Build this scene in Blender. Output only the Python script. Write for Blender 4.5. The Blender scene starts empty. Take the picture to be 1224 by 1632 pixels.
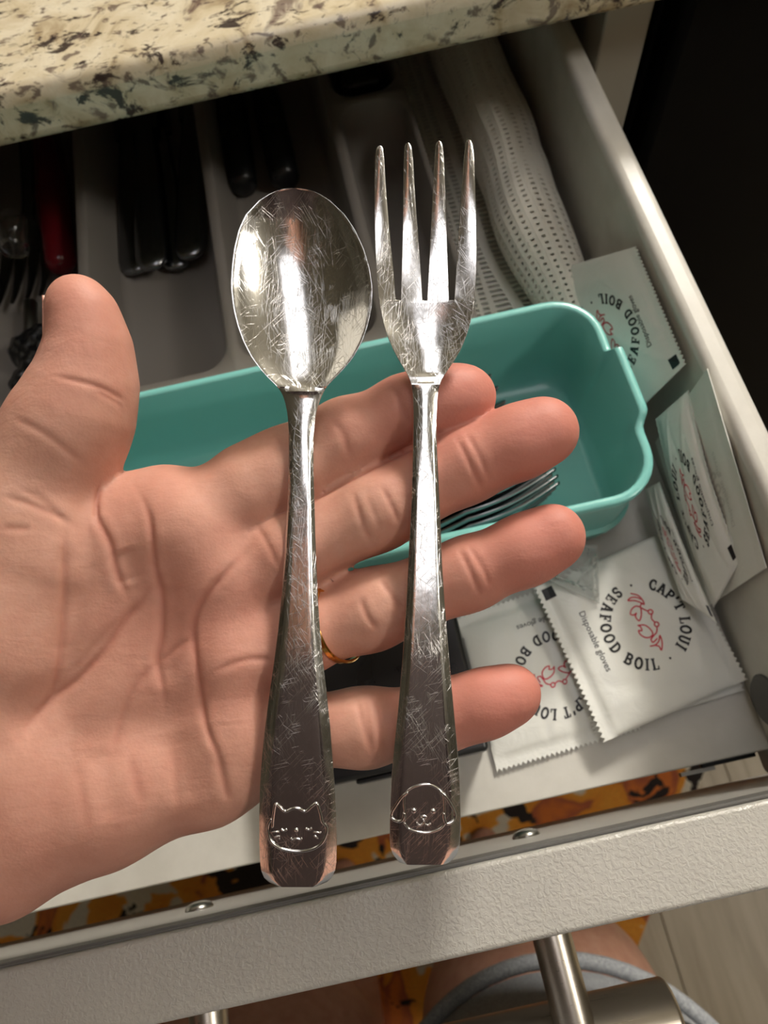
import bpy, bmesh, math, random
import numpy as np
from mathutils import Vector, Matrix
random.seed(7); rng = np.random.default_rng(7)
SC = bpy.context.scene; COL = SC.collection

# ------------------------------------------------------------------ camera
F_PX = 1131.0                                   # 24 mm equivalent phone lens, frame 1224 x 1632
PITCH = math.radians(67); ROLL = math.radians(12.5)
CAM = np.array([0.0, 0.0122, 0.2])
FW = np.array([0, math.cos(PITCH), -math.sin(PITCH)])
UP0 = np.array([0, math.sin(PITCH), math.cos(PITCH)]); RT0 = np.array([1.0, 0, 0])
RT = RT0*math.cos(ROLL) - UP0*math.sin(ROLL)
UP = RT0*math.sin(ROLL) + UP0*math.cos(ROLL)
cd = bpy.data.cameras.new('camera'); cam = bpy.data.objects.new('camera', cd); COL.objects.link(cam)
cam.matrix_world = Matrix([[RT[i], UP[i], -FW[i], CAM[i]] for i in range(3)] + [[0, 0, 0, 1]])
cd.sensor_fit = 'VERTICAL'; cd.sensor_height = 24.0; cd.lens = F_PX/1632*24.0
cd.clip_start = 0.005; cd.clip_end = 50
cd.dof.use_dof = True; cd.dof.focus_distance = 0.158; cd.dof.aperture_fstop = 15.0
SC.camera = cam

# ------------------------------------------------------------------ light and exposure
vs = SC.view_settings
vs.view_transform = 'Standard'; vs.look = 'None'; vs.gamma = 1.0; vs.use_curve_mapping = False
vs.exposure = 0.17
wd = bpy.data.worlds.new('world'); SC.world = wd; wd.use_nodes = True
wd.node_tree.nodes['Background'].inputs[0].default_value = (1.0, 0.86, 0.68, 1)
wd.node_tree.nodes['Background'].inputs[1].default_value = 0.02
LAMPS = [  # glowing ceiling globes: x, y, z, radius, strength, colour
    (1.25, 1.85, 1.38, 0.20, 142.0, (1.0, 0.945, 0.87)),
    (1.35, -0.55, 1.38, 0.16, 27.0, (1.0, 0.945, 0.87)),
]

# ------------------------------------------------------------------ helpers
def ray(px, py):
    dx = (px - 612)/F_PX; dy = (py - 816)/F_PX
    return FW + RT*dx - UP*dy
def at(px, py, x=None, y=None, z=None, d=None):
    """Point of the place seen at a pixel of the photograph, on a plane x, y, z or at depth d."""
    v = ray(px, py)
    t = d if d is not None else (z - CAM[2])/v[2] if z is not None else (y - CAM[1])/v[1] if y is not None else (x - CAM[0])/v[0]
    return CAM + v*t
def c2w(P):                                    # camera space millimetres (right, up, depth) -> world metres
    P = np.asarray(P, float)/1000
    return CAM + P[..., 0:1]*RT + P[..., 1:2]*UP + P[..., 2:3]*FW
def empty(name, loc, label, cat, group=None):
    o = bpy.data.objects.new(name, None); COL.objects.link(o); o.location = Vector(loc)
    o.empty_display_size = 0.01
    o['label'] = label; o['category'] = cat
    if group: o['group'] = group
    return o
def tag(o, label, cat, group=None):
    o['label'] = label; o['category'] = cat
    if group: o['group'] = group
    return o
def origin(o):
    p = Vector((0, 0, 0))
    while o: p += o.location; o = o.parent
    return p
def obj(name, V, Fc, mat, parent=None, smooth=True, loc=None, angle=None):
    """Link world-space vertices and faces as one mesh object."""
    V = np.asarray(V, float).reshape(-1, 3)
    base = origin(parent) if parent else Vector((0, 0, 0))
    o = bpy.data.objects.new(name, bpy.data.meshes.new(name))
    COL.objects.link(o)
    if parent: o.parent = parent
    if loc is not None: o.location = Vector(loc) - base; base = Vector(loc)
    o.data.from_pydata((V - np.array(base)).tolist(), [], [tuple(int(i) for i in f) for f in Fc])
    o.data.materials.append(mat)
    if smooth: o.data.shade_smooth()
    if angle: o.data.set_sharp_from_angle(angle=math.radians(angle))
    o.data.update()
    return o
def fix(o):
    bm = bmesh.new(); bm.from_mesh(o.data); bmesh.ops.recalc_face_normals(bm, faces=bm.faces); bm.to_mesh(o.data); bm.free()
    return o
def bev(o, w, seg=2, ang=35):
    m = o.modifiers.new('bevel', 'BEVEL'); m.width = w; m.segments = seg; m.limit_method = 'ANGLE'; m.angle_limit = math.radians(ang)
    m.harden_normals = False
    return o
def join(*parts):
    V = []; Fc = []; n = 0
    for v, f in parts:
        v = np.asarray(v, float).reshape(-1, 3); V.append(v); Fc += [tuple(i + n for i in q) for q in f]; n += len(v)
    return np.concatenate(V), Fc
def boxvf(x0, x1, y0, y1, z0, z1):
    V = [(x, y, z) for z in (z0, z1) for y in (y0, y1) for x in (x0, x1)]
    return np.array(V), [(0, 2, 3, 1), (4, 5, 7, 6), (0, 1, 5, 4), (2, 6, 7, 3), (0, 4, 6, 2), (1, 3, 7, 5)]
def box(name, b, mat, parent=None, w=0.0, seg=2):
    o = obj(name, *boxvf(*b), mat, parent, smooth=True, angle=40)
    if w: bev(o, w, seg)
    return o
def struct(o):
    o['kind'] = 'structure'; return o
def tubevf(pts, r, n=10, caps=True, closed=False, squash=None):
    """Sweep a circle along points; r is a number or a list."""
    P = np.asarray(pts, float); m = len(P)
    R = np.full(m, r) if np.isscalar(r) else np.asarray(r, float)
    T = np.roll(P, -1, 0) - np.roll(P, 1, 0) if closed else np.gradient(P, axis=0)
    T /= np.linalg.norm(T, axis=1)[:, None] + 1e-12
    ref = np.array([0.0, 0, 1]) if abs(T[0][2]) < 0.9 else np.array([1.0, 0, 0])
    u = np.cross(T[0], ref); u /= np.linalg.norm(u); V = []
    a = np.linspace(0, 2*np.pi, n, endpoint=False)
    for i in range(m):
        u = u - T[i]*np.dot(u, T[i]); u /= np.linalg.norm(u); w = np.cross(T[i], u)
        V.append(P[i] + R[i]*(np.cos(a)[:, None]*u + np.sin(a)[:, None]*w))
    Fc = []
    for i in range(m if closed else m - 1):
        j = (i + 1) % m
        for k in range(n):
            l = (k + 1) % n; Fc.append((i*n + k, i*n + l, j*n + l, j*n + k))
    V = np.concatenate(V)
    if caps and not closed:
        Fc.append(tuple(range(n - 1, -1, -1))); Fc.append(tuple((m - 1)*n + k for k in range(n)))
    return V, Fc
def latheaxis(prof, c, ax, n=24):
    """Revolve (radius, height) about axis ax through c."""
    ax = np.asarray(ax, float); ax /= np.linalg.norm(ax)
    ref = np.array([0.0, 0, 1]) if abs(ax[2]) < 0.9 else np.array([1.0, 0, 0])
    u = np.cross(ax, ref); u /= np.linalg.norm(u); w = np.cross(ax, u); a = np.linspace(0, 2*np.pi, n, endpoint=False)
    V = [np.asarray(c) + h*ax + max(r, 1e-6)*(np.cos(t)*u + np.sin(t)*w) for r, h in prof for t in a]
    Fc = []
    for i in range(len(prof) - 1):
        for k in range(n):
            l = (k + 1) % n; Fc.append((i*n + k, i*n + l, (i + 1)*n + l, (i + 1)*n + k))
    Fc.append(tuple(range(n - 1, -1, -1))); Fc.append(tuple((len(prof) - 1)*n + k for k in range(n)))
    return V, Fc
def maskgrid(T, B, M):
    """Solid from a top grid, a bottom grid and a cell mask, walls on the mask's border."""
    nr, nc = T.shape[:2]; V = np.concatenate([T.reshape(-1, 3), B.reshape(-1, 3)]); N = nr*nc; Fc = []
    ix = lambda r, c, b=0: r*nc + c + b*N
    for r in range(nr - 1):
        for c in range(nc - 1):
            if not M[r][c]: continue
            Fc.append((ix(r, c), ix(r, c + 1), ix(r + 1, c + 1), ix(r + 1, c)))
            Fc.append((ix(r, c, 1), ix(r + 1, c, 1), ix(r + 1, c + 1, 1), ix(r, c + 1, 1)))
            for dr, dc, p, q in ((-1, 0, (r, c), (r, c + 1)), (1, 0, (r + 1, c + 1), (r + 1, c)), (0, -1, (r + 1, c), (r, c)), (0, 1, (r, c + 1), (r + 1, c + 1))):
                rr, cc = r + dr, c + dc
                if not (0 <= rr < nr - 1 and 0 <= cc < nc - 1) or not M[rr][cc]:
                    Fc.append((ix(*q), ix(*p), ix(*p, 1), ix(*q, 1)))
    used = sorted({i for f in Fc for i in f}); mp = {k: i for i, k in enumerate(used)}
    return V[used], [tuple(mp[i] for i in f) for f in Fc]
def rrect(x0, x1, y0, y1, r, n=6):
    P = []
    for cx, cy, a0 in ((x1 - r, y1 - r, 0), (x0 + r, y1 - r, 90), (x0 + r, y0 + r, 180), (x1 - r, y0 + r, 270)):
        for i in range(n + 1):
            a = math.radians(a0 + 90*i/n); P.append((cx + r*math.cos(a), cy + r*math.sin(a)))
    return np.array(P)
def loftvf(loops, cap0=True, cap1=True):
    n = len(loops[0]); V = np.concatenate([np.asarray(l, float) for l in loops]); Fc = []
    for i in range(len(loops) - 1):
        for k in range(n):
            l = (k + 1) % n; Fc.append((i*n + k, i*n + l, (i + 1)*n + l, (i + 1)*n + k))
    if cap0: Fc.append(tuple(range(n - 1, -1, -1)))
    if cap1: Fc.append(tuple((len(loops) - 1)*n + k for k in range(n)))
    return V, Fc

# ------------------------------------------------------------------ materials
def srgb(*c):
    return tuple(((v/255)/12.92 if v/255 <= 0.04045 else ((v/255 + 0.055)/1.055)**2.4) for v in c) + (1.0,)
class Mat:
    def __init__(s, name, col, rough=0.5, metal=0.0, **kw):
        s.m = bpy.data.materials.new(name); s.m.use_nodes = True; s.t = s.m.node_tree; s.n = s.t.nodes; s.b = s.n['Principled BSDF']
        s.set('Base Color', col); s.set('Roughness', rough); s.set('Metallic', metal)
        for k, v in kw.items(): s.set(k.replace('_', ' '), v)
    def set(s, k, v): s.b.inputs[k].default_value = v
    def node(s, t, **kw):
        o = s.n.new(t)
        for k, v in kw.items():
            if k in o.inputs: o.inputs[k].default_value = v
            else: setattr(o, k, v)
        return o
    def link(s, a, b): s.t.links.new(a, b)
    def coord(s, scale=(1, 1, 1), rot=(0, 0, 0), kind='Object'):
        c = s.node('ShaderNodeTexCoord'); m = s.node('ShaderNodeMapping')
        m.inputs['Scale'].default_value = scale; m.inputs['Rotation'].default_value = rot
        s.link(c.outputs[kind], m.inputs[0]); return m.outputs[0]
    def noise(s, vec, scale, detail=4, rough=0.5, dist=0.0):
        n = s.node('ShaderNodeTexNoise'); n.inputs['Scale'].default_value = scale; n.inputs['Detail'].default_value = detail
        n.inputs['Roughness'].default_value = rough; n.inputs['Distortion'].default_value = dist
        s.link(vec, n.inputs['Vector']); return n.outputs['Fac']
    def ramp(s, fac, stops):
        r = s.node('ShaderNodeValToRGB'); e = r.color_ramp.elements
        while len(e) > len(stops): e.remove(e[-1])
        while len(e) < len(stops): e.new(0.5)
        for k, (p, c) in enumerate(stops):
            e[k].position = p; e[k].color = c if len(c) == 4 else (*c, 1)
        s.link(fac, r.inputs[0]); return r.outputs[0]
    def mix(s, fac, a, b, mode='MIX'):
        m = s.node('ShaderNodeMix'); m.data_type = 'RGBA'; m.blend_type = mode
        for v, i in ((fac, 0), (a, 6), (b, 7)):
            if hasattr(v, 'links'): s.link(v, m.inputs[i])
            else: m.inputs[i].default_value = v
        return m.outputs[2]
    def base(s, c): s.link(c, s.b.inputs['Base Color'])
    def rough(s, fac, lo, hi):
        m = s.node('ShaderNodeMapRange'); m.inputs[3].default_value = lo; m.inputs[4].default_value = hi
        s.link(fac, m.inputs[0]); s.link(m.outputs[0], s.b.inputs['Roughness'])
    def bump(s, h, strength=0.3, dist=0.001):
        b = s.node('ShaderNodeBump'); b.inputs['Strength'].default_value = strength; b.inputs['Distance'].default_value = dist
        s.link(h, b.inputs['Height'])
        if s.b.inputs['Normal'].is_linked: s.link(s.b.inputs['Normal'].links[0].from_socket, b.inputs['Normal'])
        s.link(b.outputs[0], s.b.inputs['Normal'])
BW = lambda v: (v, v, v, 1)

m_white = Mat('white_laminate', srgb(205, 202, 194), 0.42)
v = m_white.coord(); m_white.base(m_white.ramp(m_white.noise(v, 60, 5), [(0.3, srgb(196, 193, 184)), (0.7, srgb(210, 207, 199))])); m_white.bump(m_white.noise(v, 900, 2), 0.08, 0.0004)
m_foil = Mat('textured_foil', srgb(176, 173, 165), 0.33)
v = m_foil.coord()
nz = m_foil.noise(v, 900, 1.5, 0.45, 0.6)
m_foil.bump(m_foil.ramp(nz, [(0.42, BW(0)), (0.62, BW(1))]), 0.28, 0.0004)
m_foil.base(m_foil.ramp(m_foil.noise(v, 14, 5), [(0.3, srgb(168, 165, 157)), (0.7, srgb(182, 179, 171))]))
m_foil.rough(m_foil.noise(v, 30, 4), 0.26, 0.42)
m_edge = Mat('grey_edge_band', srgb(92, 90, 86), 0.5)
m_inner = Mat('panel_inner_face', srgb(150, 147, 141), 0.4)
m_cab = Mat('cabinet_grey_paint', srgb(150, 147, 138), 0.35)
m_dark = Mat('cabinet_interior', srgb(28, 26, 24), 0.7)
m_blackapp = Mat('black_appliance', srgb(6, 6, 7), 0.6, Specular_IOR_Level=0.08)
m_black = Mat('black_plastic', srgb(16, 16, 18), 0.28)
v = m_black.coord(); m_black.rough(m_black.noise(v, 80, 3), 0.2, 0.4)
m_chrome_b = Mat('brushed_nickel', srgb(186, 178, 166), 0.3, 1.0)
v = m_chrome_b.coord(scale=(40, 2500, 2500)); m_chrome_b.rough(m_chrome_b.noise(v, 1, 3), 0.22, 0.4)
m_screw = Mat('steel_screw', srgb(150, 148, 142), 0.3, 1.0)
m_gold = Mat('gold_ring', srgb(236, 178, 92), 0.14, 1.0)
m_tray = Mat('grey_tray_plastic', srgb(128, 122, 116), 0.45)
v = m_tray.coord(); m_tray.bump(m_tray.noise(v, 700, 2), 0.06, 0.0005)
m_teal = Mat('teal_plastic', srgb(122, 190, 183), 0.28)
v = m_teal.coord(); m_teal.bump(m_teal.noise(v, 600, 2), 0.05, 0.0005); m_teal.set('Coat Weight', 0.15)
m_liner = Mat('white_mesh_liner', srgb(226, 222, 210), 0.6)
m_red = Mat('dark_red_plastic', srgb(96, 10, 22), 0.2)
m_glass = Mat('clear_plastic', (1, 1, 1, 1), 0.04, 0.0); m_glass.set('Transmission Weight', 1.0); m_glass.set('IOR', 1.45)
m_packet = Mat('white_packet_film', srgb(230, 230, 223), 0.36)
v = m_packet.coord(); m_packet.bump(m_packet.noise(v, 140, 4, 0.5, 0.8), 0.25, 0.0012); m_packet.set('Coat Weight', 0.12); m_packet.set('Coat Roughness', 0.2)
m_film = Mat('clear_wrap_film', (0.95, 0.97, 0.96, 1), 0.08); m_film.set('Transmission Weight', 0.9); m_film.set('IOR', 1.3)
v = m_film.coord(); m_film.bump(m_film.noise(v, 200, 4, 0.5, 1.0), 0.9, 0.002)
m_ink = Mat('black_ink', srgb(26, 26, 28), 0.4)
m_redink = Mat('red_ink', srgb(206, 40, 62), 0.4)
m_ghost = Mat('show_through_ink', srgb(208, 208, 202), 0.4)
m_short = Mat('grey_jersey', srgb(112, 114, 117), 0.9)
v = m_short.coord(); m_short.base(m_short.ramp(m_short.noise(v, 700, 3, 0.7), [(0.3, srgb(120, 123, 127)), (0.7, srgb(168, 170, 172))])); m_short.bump(m_short.noise(v, 900, 2), 0.4, 0.001)
m_stitch = Mat('pale_stitching', srgb(170, 176, 180), 0.9)
m_shirt = Mat('dark_brown_shirt', srgb(48, 34, 32), 0.9)
m_hair = Mat('dark_hair', srgb(34, 24, 20), 0.6)
m_wall = Mat('olive_wall_paint', srgb(92, 88, 74), 0.8)
m_ceil = Mat('ceiling_paint', srgb(150, 146, 134), 0.9)

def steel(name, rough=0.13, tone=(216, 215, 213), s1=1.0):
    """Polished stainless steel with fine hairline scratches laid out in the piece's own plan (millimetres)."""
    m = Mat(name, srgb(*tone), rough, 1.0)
    h = None
    for k, (rz, sx, sy, th) in enumerate(((0.12, 6.2, 0.08, .675), (0.75, 6.6, 0.14, .70), (-0.55, 6.0, 0.12, .70), (1.35, 7.0, 0.2, .75), (-0.12, 7.4, 0.10, .69), (2.2, 4.4, 0.22, .74))):
        v = m.coord(scale=(sx, sy, 1), kind='UV')
        v.node.vector_type = 'TEXTURE' if False else 'POINT'
        r = m.node('ShaderNodeVectorRotate'); r.rotation_type = 'Z_AXIS'; r.inputs['Angle'].default_value = rz
        c = m.node('ShaderNodeTexCoord'); m.link(c.outputs['UV'], r.inputs[0]); m.link(r.outputs[0], v.node.inputs[0])
        n = m.ramp(m.noise(v, 1.0, 0.0, 0.4), [(th, BW(0)), (th + 0.04, BW(1))])
        h = n if h is None else m.mix(1.0, h, n, 'ADD')
    c = m.node('ShaderNodeTexCoord'); patch = m.ramp(m.noise(c.outputs['UV'], 0.09, 3, 0.6), [(0.44, BW(0.12)), (0.62, BW(1))])
    h = m.mix(1.0, h, patch, 'MULTIPLY')
    m.bump(h, 0.28*s1, 0.00008)
    m.bump(m.noise(m.coord(), 260, 2), 0.05, 0.0006)
    m.rough(h, rough, rough + 0.14)
    return m
m_steel = steel('polished_steel')
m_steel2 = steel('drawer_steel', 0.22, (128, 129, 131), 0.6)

# granite
m_granite = Mat('speckled_granite', srgb(200, 190, 160), 0.22)
v = m_granite.coord(rot=(0.3, 0.2, 0.5)); vs_ = m_granite.coord(scale=(1, 2.1, 1), rot=(0.2, 0.5, -0.55))
c = m_granite.ramp(m_granite.noise(v, 55, 6, 0.6, 0.8), [(0.3, srgb(158, 138, 106)), (0.45, srgb(204, 190, 160)), (0.62, srgb(220, 210, 186)), (0.78, srgb(194, 178, 150))])
c = m_granite.mix(m_granite.ramp(m_granite.noise(v, 24, 4, 0.6, 0.5), [(0.55, BW(0)), (0.72, BW(0.55))]), c, srgb(164, 138, 102))
c = m_granite.mix(m_granite.ramp(m_granite.noise(vs_, 130, 4, 0.62, 0.5), [(0.555, BW(0)), (0.63, BW(0.85))]), c, srgb(104, 88, 78))
c = m_granite.mix(m_granite.ramp(m_granite.noise(vs_, 62, 6, 0.68, 0.5), [(0.565, BW(0)), (0.615, BW(0.95))]), c, srgb(52, 40, 38))
c = m_granite.mix(m_granite.ramp(m_granite.noise(v, 42, 5, 0.6, 1.0), [(0.60, BW(0)), (0.68, BW(0.75))]), c, srgb(84, 58, 58))
m_granite.base(c)
# rug
m_rug = Mat('patterned_rug', srgb(220, 140, 40), 0.95)
v = m_rug.coord()
a = m_rug.noise(v, 11, 3, 0.55, 0.6); b = m_rug.noise(m_rug.coord(rot=(0, 0, 1)), 17, 4, 0.55, 0.9)
c = m_rug.ramp(a, [(0.0, srgb(232, 224, 204)), (0.44, srgb(226, 216, 194)), (0.455, srgb(240, 164, 58)), (0.56, srgb(234, 146, 44)), (0.575, srgb(170, 88, 60)), (0.64, srgb(220, 120, 50))])
c = m_rug.mix(m_rug.ramp(b, [(0.58, BW(0)), (0.59, BW(1))]), c, srgb(28, 24, 26))
m_rug.base(m_rug.mix(m_rug.ramp(m_rug.noise(v, 400, 3), [(0.3, BW(0.0)), (0.8, BW(0.35))]), c, srgb(90, 70, 50)))
m_rug.bump(m_rug.noise(v, 500, 2), 0.8, 0.004)
# wood plank floor
m_wood = Mat('greige_wood_plank', srgb(170, 155, 130), 0.4)
v = m_wood.coord(scale=(18, 1.6, 1)); g = m_wood.noise(v, 3.2, 6, 0.6, 0.6)
oi = m_wood.node('ShaderNodeObjectInfo')
c = m_wood.ramp(g, [(0.25, srgb(164, 148, 122)), (0.5, srgb(194, 180, 154)), (0.75, srgb(212, 200, 176))])
m_wood.base(m_wood.mix(oi.outputs['Random'], c, m_wood.mix(0.5, c, srgb(150, 134, 110))))

# skin: redness is the skin's own colour, crease tints the fold lines darker
m_skin = Mat('skin', srgb(205, 148, 120), 0.55)
at_r = m_skin.node('ShaderNodeAttribute', attribute_name='redness')
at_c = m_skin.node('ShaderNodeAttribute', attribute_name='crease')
v = m_skin.coord()
mot = m_skin.noise(v, 110, 5, 0.6)
c0 = m_skin.ramp(mot, [(0.3, srgb(192, 142, 122)), (0.55, srgb(203, 155, 134)), (0.75, srgb(210, 164, 145))])
c1 = m_skin.mix(at_r.outputs['Fac'], c0, srgb(194, 122, 107))
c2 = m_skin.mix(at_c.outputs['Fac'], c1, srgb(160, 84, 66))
m_skin.base(c2)
m_skin.set('Specular IOR Level', 0.38); m_skin.set('Subsurface Weight', 0.2); m_skin.set('Subsurface Radius', (1.0, 0.35, 0.2)); m_skin.set('Subsurface Scale', 0.0025)
vo = m_skin.node('ShaderNodeTexVoronoi'); vo.inputs['Scale'].default_value = 1500; m_skin.link(v, vo.inputs['Vector'])
m_skin.bump(vo.outputs['Distance'], 0.07, 0.0003)
m_skin.bump(m_skin.noise(v, 420, 4, 0.6), 0.10, 0.0005)
m_skin.bump(m_skin.noise(m_skin.coord(scale=(1, 2.2, 1), rot=(0, 0, 0.6)), 160, 4, 0.55, 0.5), 0.12, 0.0012)
m_nail = Mat('nail', srgb(226, 170, 150), 0.25)
# ------------------------------------------------------------------ the room
FLOOR_Z = -0.87; CEIL_Z = 1.6
struct(box('wall_back', (-2.2, 2.4, 2.6, 2.7, FLOOR_Z, CEIL_Z), m_wall.m))
struct(box('wall_front', (-2.2, 2.4, -2.5, -2.4, FLOOR_Z, CEIL_Z), m_wall.m))
struct(box('wall_left', (-2.2, -2.1, -2.4, 2.6, FLOOR_Z, CEIL_Z), m_wall.m))
struct(box('wall_right', (2.3, 2.4, -2.4, 2.6, FLOOR_Z, CEIL_Z), m_wall.m))
struct(box('ceiling', (-2.2, 2.4, -2.5, 2.7, CEIL_Z, CEIL_Z + 0.1), m_ceil.m))
floor = struct(box('floor', (-2.2, 2.4, -2.5, 2.7, FLOOR_Z - 0.05, FLOOR_Z - 0.004), m_edge.m))
pw = 0.146
for i in range(31):
    x0 = -2.1 + i*pw; off = (i*0.37) % 1.22
    for j in range(-1, 4):
        y0 = max(-2.4, -2.4 + off + j*1.22 - 0.61); y1 = min(2.6, -2.4 + off + (j + 1)*1.22 - 0.61)
        if y1 - y0 < 0.05: continue
        if -0.3 < x0 < 0.7 and y0 < 0.3 and y1 > -0.6:
            p = box('plank', (x0 + 0.0006, min(x0 + pw - 0.0006, 2.3), y0 + 0.0006, y1 - 0.0006, FLOOR_Z - 0.004, FLOOR_Z), m_wood.m, floor, 0.0008, 1)
        elif j >= 0 or off > 0:
            p = box('plank', (x0 + 0.0006, min(x0 + pw - 0.0006, 2.3), y0 + 0.0006, y1 - 0.0006, FLOOR_Z - 0.004, FLOOR_Z), m_wood.m, floor)
for k, (x, y, z, r, w, c) in enumerate(LAMPS):
    e = empty('lamp_or_fill', (x, y, CEIL_Z), ('round globe ceiling light beyond the counter', 'round globe ceiling light to the right of the person')[k], 'lamp')
    obj('mount', *latheaxis([(0.09, 0.0), (0.09, -0.02), (0.03, -0.03), (0.03, z + r - CEIL_Z + 0.005)], (x, y, CEIL_Z), (0, 0, 1), 32), m_screw.m, e, angle=40)
    mg = Mat('lit_globe_glass', (1, 1, 1, 1), 0.3); mg.set('Emission Color', (*c, 1)); mg.set('Emission Strength', w); mg.set('Base Color', (0.8, 0.8, 0.8, 1))
    obj('globe', *latheaxis([(r*math.sin(t), r*math.cos(t)) for t in np.linspace(0, math.pi, 17)], (x, y, z), (0, 0, 1), 32), mg.m, e)
mg = Mat('fill_panel_glow', (0.8, 0.8, 0.8, 1), 0.4); mg.set('Emission Color', (0.96, 0.95, 1.0, 1)); mg.set('Emission Strength', 2.2)  # added glow panel for bright handle reflections and soft fill from above
for (x0, x1, y0, y1), lab in (((-0.10, 0.36, -0.60, 0.75), 'added glowing fill panel on the ceiling above the drawer'),):
    e = empty('lamp_or_fill', ((x0 + x1)/2, (y0 + y1)/2, CEIL_Z), lab, 'lamp')
    box('frame', (x0, x1, y0, y1, CEIL_Z - 0.03, CEIL_Z), m_white.m, e, 0.002)
    box('glow_plate', (x0 + 0.03, x1 - 0.03, y0 + 0.03, y1 - 0.03, CEIL_Z - 0.034, CEIL_Z - 0.028), mg.m, e, 0.001)
# rug
e0 = np.array([0.345, -0.02]); e1 = np.array([0.19, -0.2]); dr = (e0 - e1)/np.linalg.norm(e0 - e1); nr = np.array([-dr[1], dr[0]])
ctr = (e0 + e1)/2 + nr*0.55 + dr*0.1
loops = []
for sc, z in ((1, FLOOR_Z), (1, FLOOR_Z + 0.007), (0.99, FLOOR_Z + 0.010)):
    P = rrect(-0.9*sc, 0.9*sc, -0.55*sc, 0.55*sc, 0.05)
    loops.append([(*(ctr + dr*a - nr*b), z) for a, b in P])
tag(obj('rug', *loftvf(loops), m_rug.m, None, loc=(ctr[0], ctr[1], FLOOR_Z), angle=40), 'orange, cream and black patterned rug on the wood floor under the drawer', 'rug')

# ------------------------------------------------------------------ counter and cabinet
ct = obj('countertop', *boxvf(-1.0, 0.95, 0.275, 0.93, 0.012, 0.0335), m_granite.m, None, loc=(0, 0.6, 0.012), angle=40)
bev(ct, 0.0055, 4); tag(ct, 'cream granite countertop with dark brown and black specks', 'countertop')
cb = empty('base_cabinet', (-0.1, 0.6, FLOOR_Z), 'grey painted base cabinet that the open drawer slides out of', 'cabinet')
box('face_frame', (0.1365, 0.1575, 0.298, 0.318, FLOOR_Z + 0.1, 0.012), m_cab.m, cb, 0.001)
box('face_frame', (-0.345, -0.3245, 0.298, 0.318, FLOOR_Z + 0.1, 0.012), m_cab.m, cb, 0.001)
box('side_panel', (0.1395, 0.1575, 0.318, 0.9, FLOOR_Z + 0.02, 0.012), m_cab.m, cb)
box('side_panel', (-0.345, -0.3275, 0.318, 0.9, FLOOR_Z + 0.02, 0.012), m_cab.m, cb)
box('back_panel', (-0.3275, 0.1395, 0.88, 0.9, FLOOR_Z + 0.1, 0.012), m_dark.m, cb)
box('bottom_panel', (-0.3275, 0.1395, 0.318, 0.88, FLOOR_Z + 0.1, FLOOR_Z + 0.12), m_dark.m, cb)
box('toe_kick', (-0.345, 0.1575, 0.37, 0.388, FLOOR_Z, FLOOR_Z + 0.1), m_dark.m, cb)
for x0, x1 in ((-0.344, -0.0945), (-0.0915, 0.157)):
    d = box('door', (x0, x1, 0.276, 0.297, FLOOR_Z + 0.11, -0.16), m_cab.m, cb, 0.002)
dw = empty('dishwasher', (0.46, 0.6, FLOOR_Z), 'black dishwasher beside the cabinet, right of the drawer', 'dishwasher')
box('housing', (0.166, 0.76, 0.31, 0.9, FLOOR_Z + 0.02, 0.008), m_blackapp.m, dw, 0.002)
box('door', (0.168, 0.758, 0.290, 0.309, FLOOR_Z + 0.12, 0.004), m_blackapp.m, dw, 0.004)
box('kick_plate', (0.17, 0.756, 0.35, 0.36, FLOOR_Z, FLOOR_Z + 0.115), m_blackapp.m, dw)
# ------------------------------------------------------------------ drawer
DZ = -0.08                                       # top of the drawer's bottom panel
dr_ = empty('drawer', (-0.1, 0.2, DZ - 0.012), 'open kitchen drawer with white sides and a grey front, under the countertop', 'drawer')
box('bottom_panel', (-0.288, 0.118, 0.0076, 0.51, DZ - 0.012, DZ), m_white.m, dr_, 0.0006)
sp = box('side_panel', (0.118, 0.1292, -0.0017, 0.52, DZ - 0.016, -0.0135), m_white.m, dr_, 0.0035, 4)
box('side_panel', (-0.2992, -0.288, -0.0017, 0.52, DZ - 0.016, -0.0135), m_white.m, dr_, 0.0035, 4)
box('back_panel', (-0.288, 0.118, 0.51, 0.52, DZ - 0.012, -0.02), m_white.m, dr_, 0.001)
# round grey catch on the inner right side
cp = at(1221, 1118, x=0.117)
obj('side_catch', *latheaxis([(0.0095, 0.0), (0.0095, 0.001), (0.008, 0.0024), (0.003, 0.0026)], (0.1181, cp[1], cp[2]), (-1, 0, 0), 24), m_edge.m, sp, angle=40)
fp = box('front_panel', (-0.335, 0.1575, -0.0212, -0.0022, -0.118, 0.0), m_foil.m, dr_, 0.0012, 3)
box('inner_face', (-0.334, 0.1565, -0.0022, -0.0017, -0.117, -0.0025), m_inner.m, fp)
box('edge_band', (-0.334, 0.1565, -0.0017, -0.0011, -0.014, -0.0018), m_edge.m, fp)
for x in (0.0222, -0.0862):
    c = (x, 0, -0.0555)
    s = obj('screw', *latheaxis([(0.0045, 0.0), (0.0045, 0.0006), (0.0036, 0.0018), (0.0016, 0.0024)], (c[0], -0.0017, c[2]), (0, 1, 0), 20), m_screw.m, fp, angle=60)
hb = (-0.0585, -0.0635)                          # handle bar centre in y and z
X0, X1 = -0.117, 0.0535
h = obj('handle', *latheaxis([(0.0085, 0), (0.0098, 0.0006), (0.0105, 0.0016), (0.0105, X1 - X0 - 0.0016), (0.0098, X1 - X0 - 0.0006), (0.0085, X1 - X0)], (X0, hb[0], hb[1]), (1, 0, 0), 40), m_chrome_b.m, dr_, angle=40)
for x in (0.0222, -0.0862):
    obj('post', *latheaxis([(0.006, 0), (0.006, 0.031), (0.0056, 0.034), (0.004, 0.0355)], (x, -0.0212, hb[1] + 0.008), (0, -1, 0), 24), m_chrome_b.m, h, angle=50)
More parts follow.
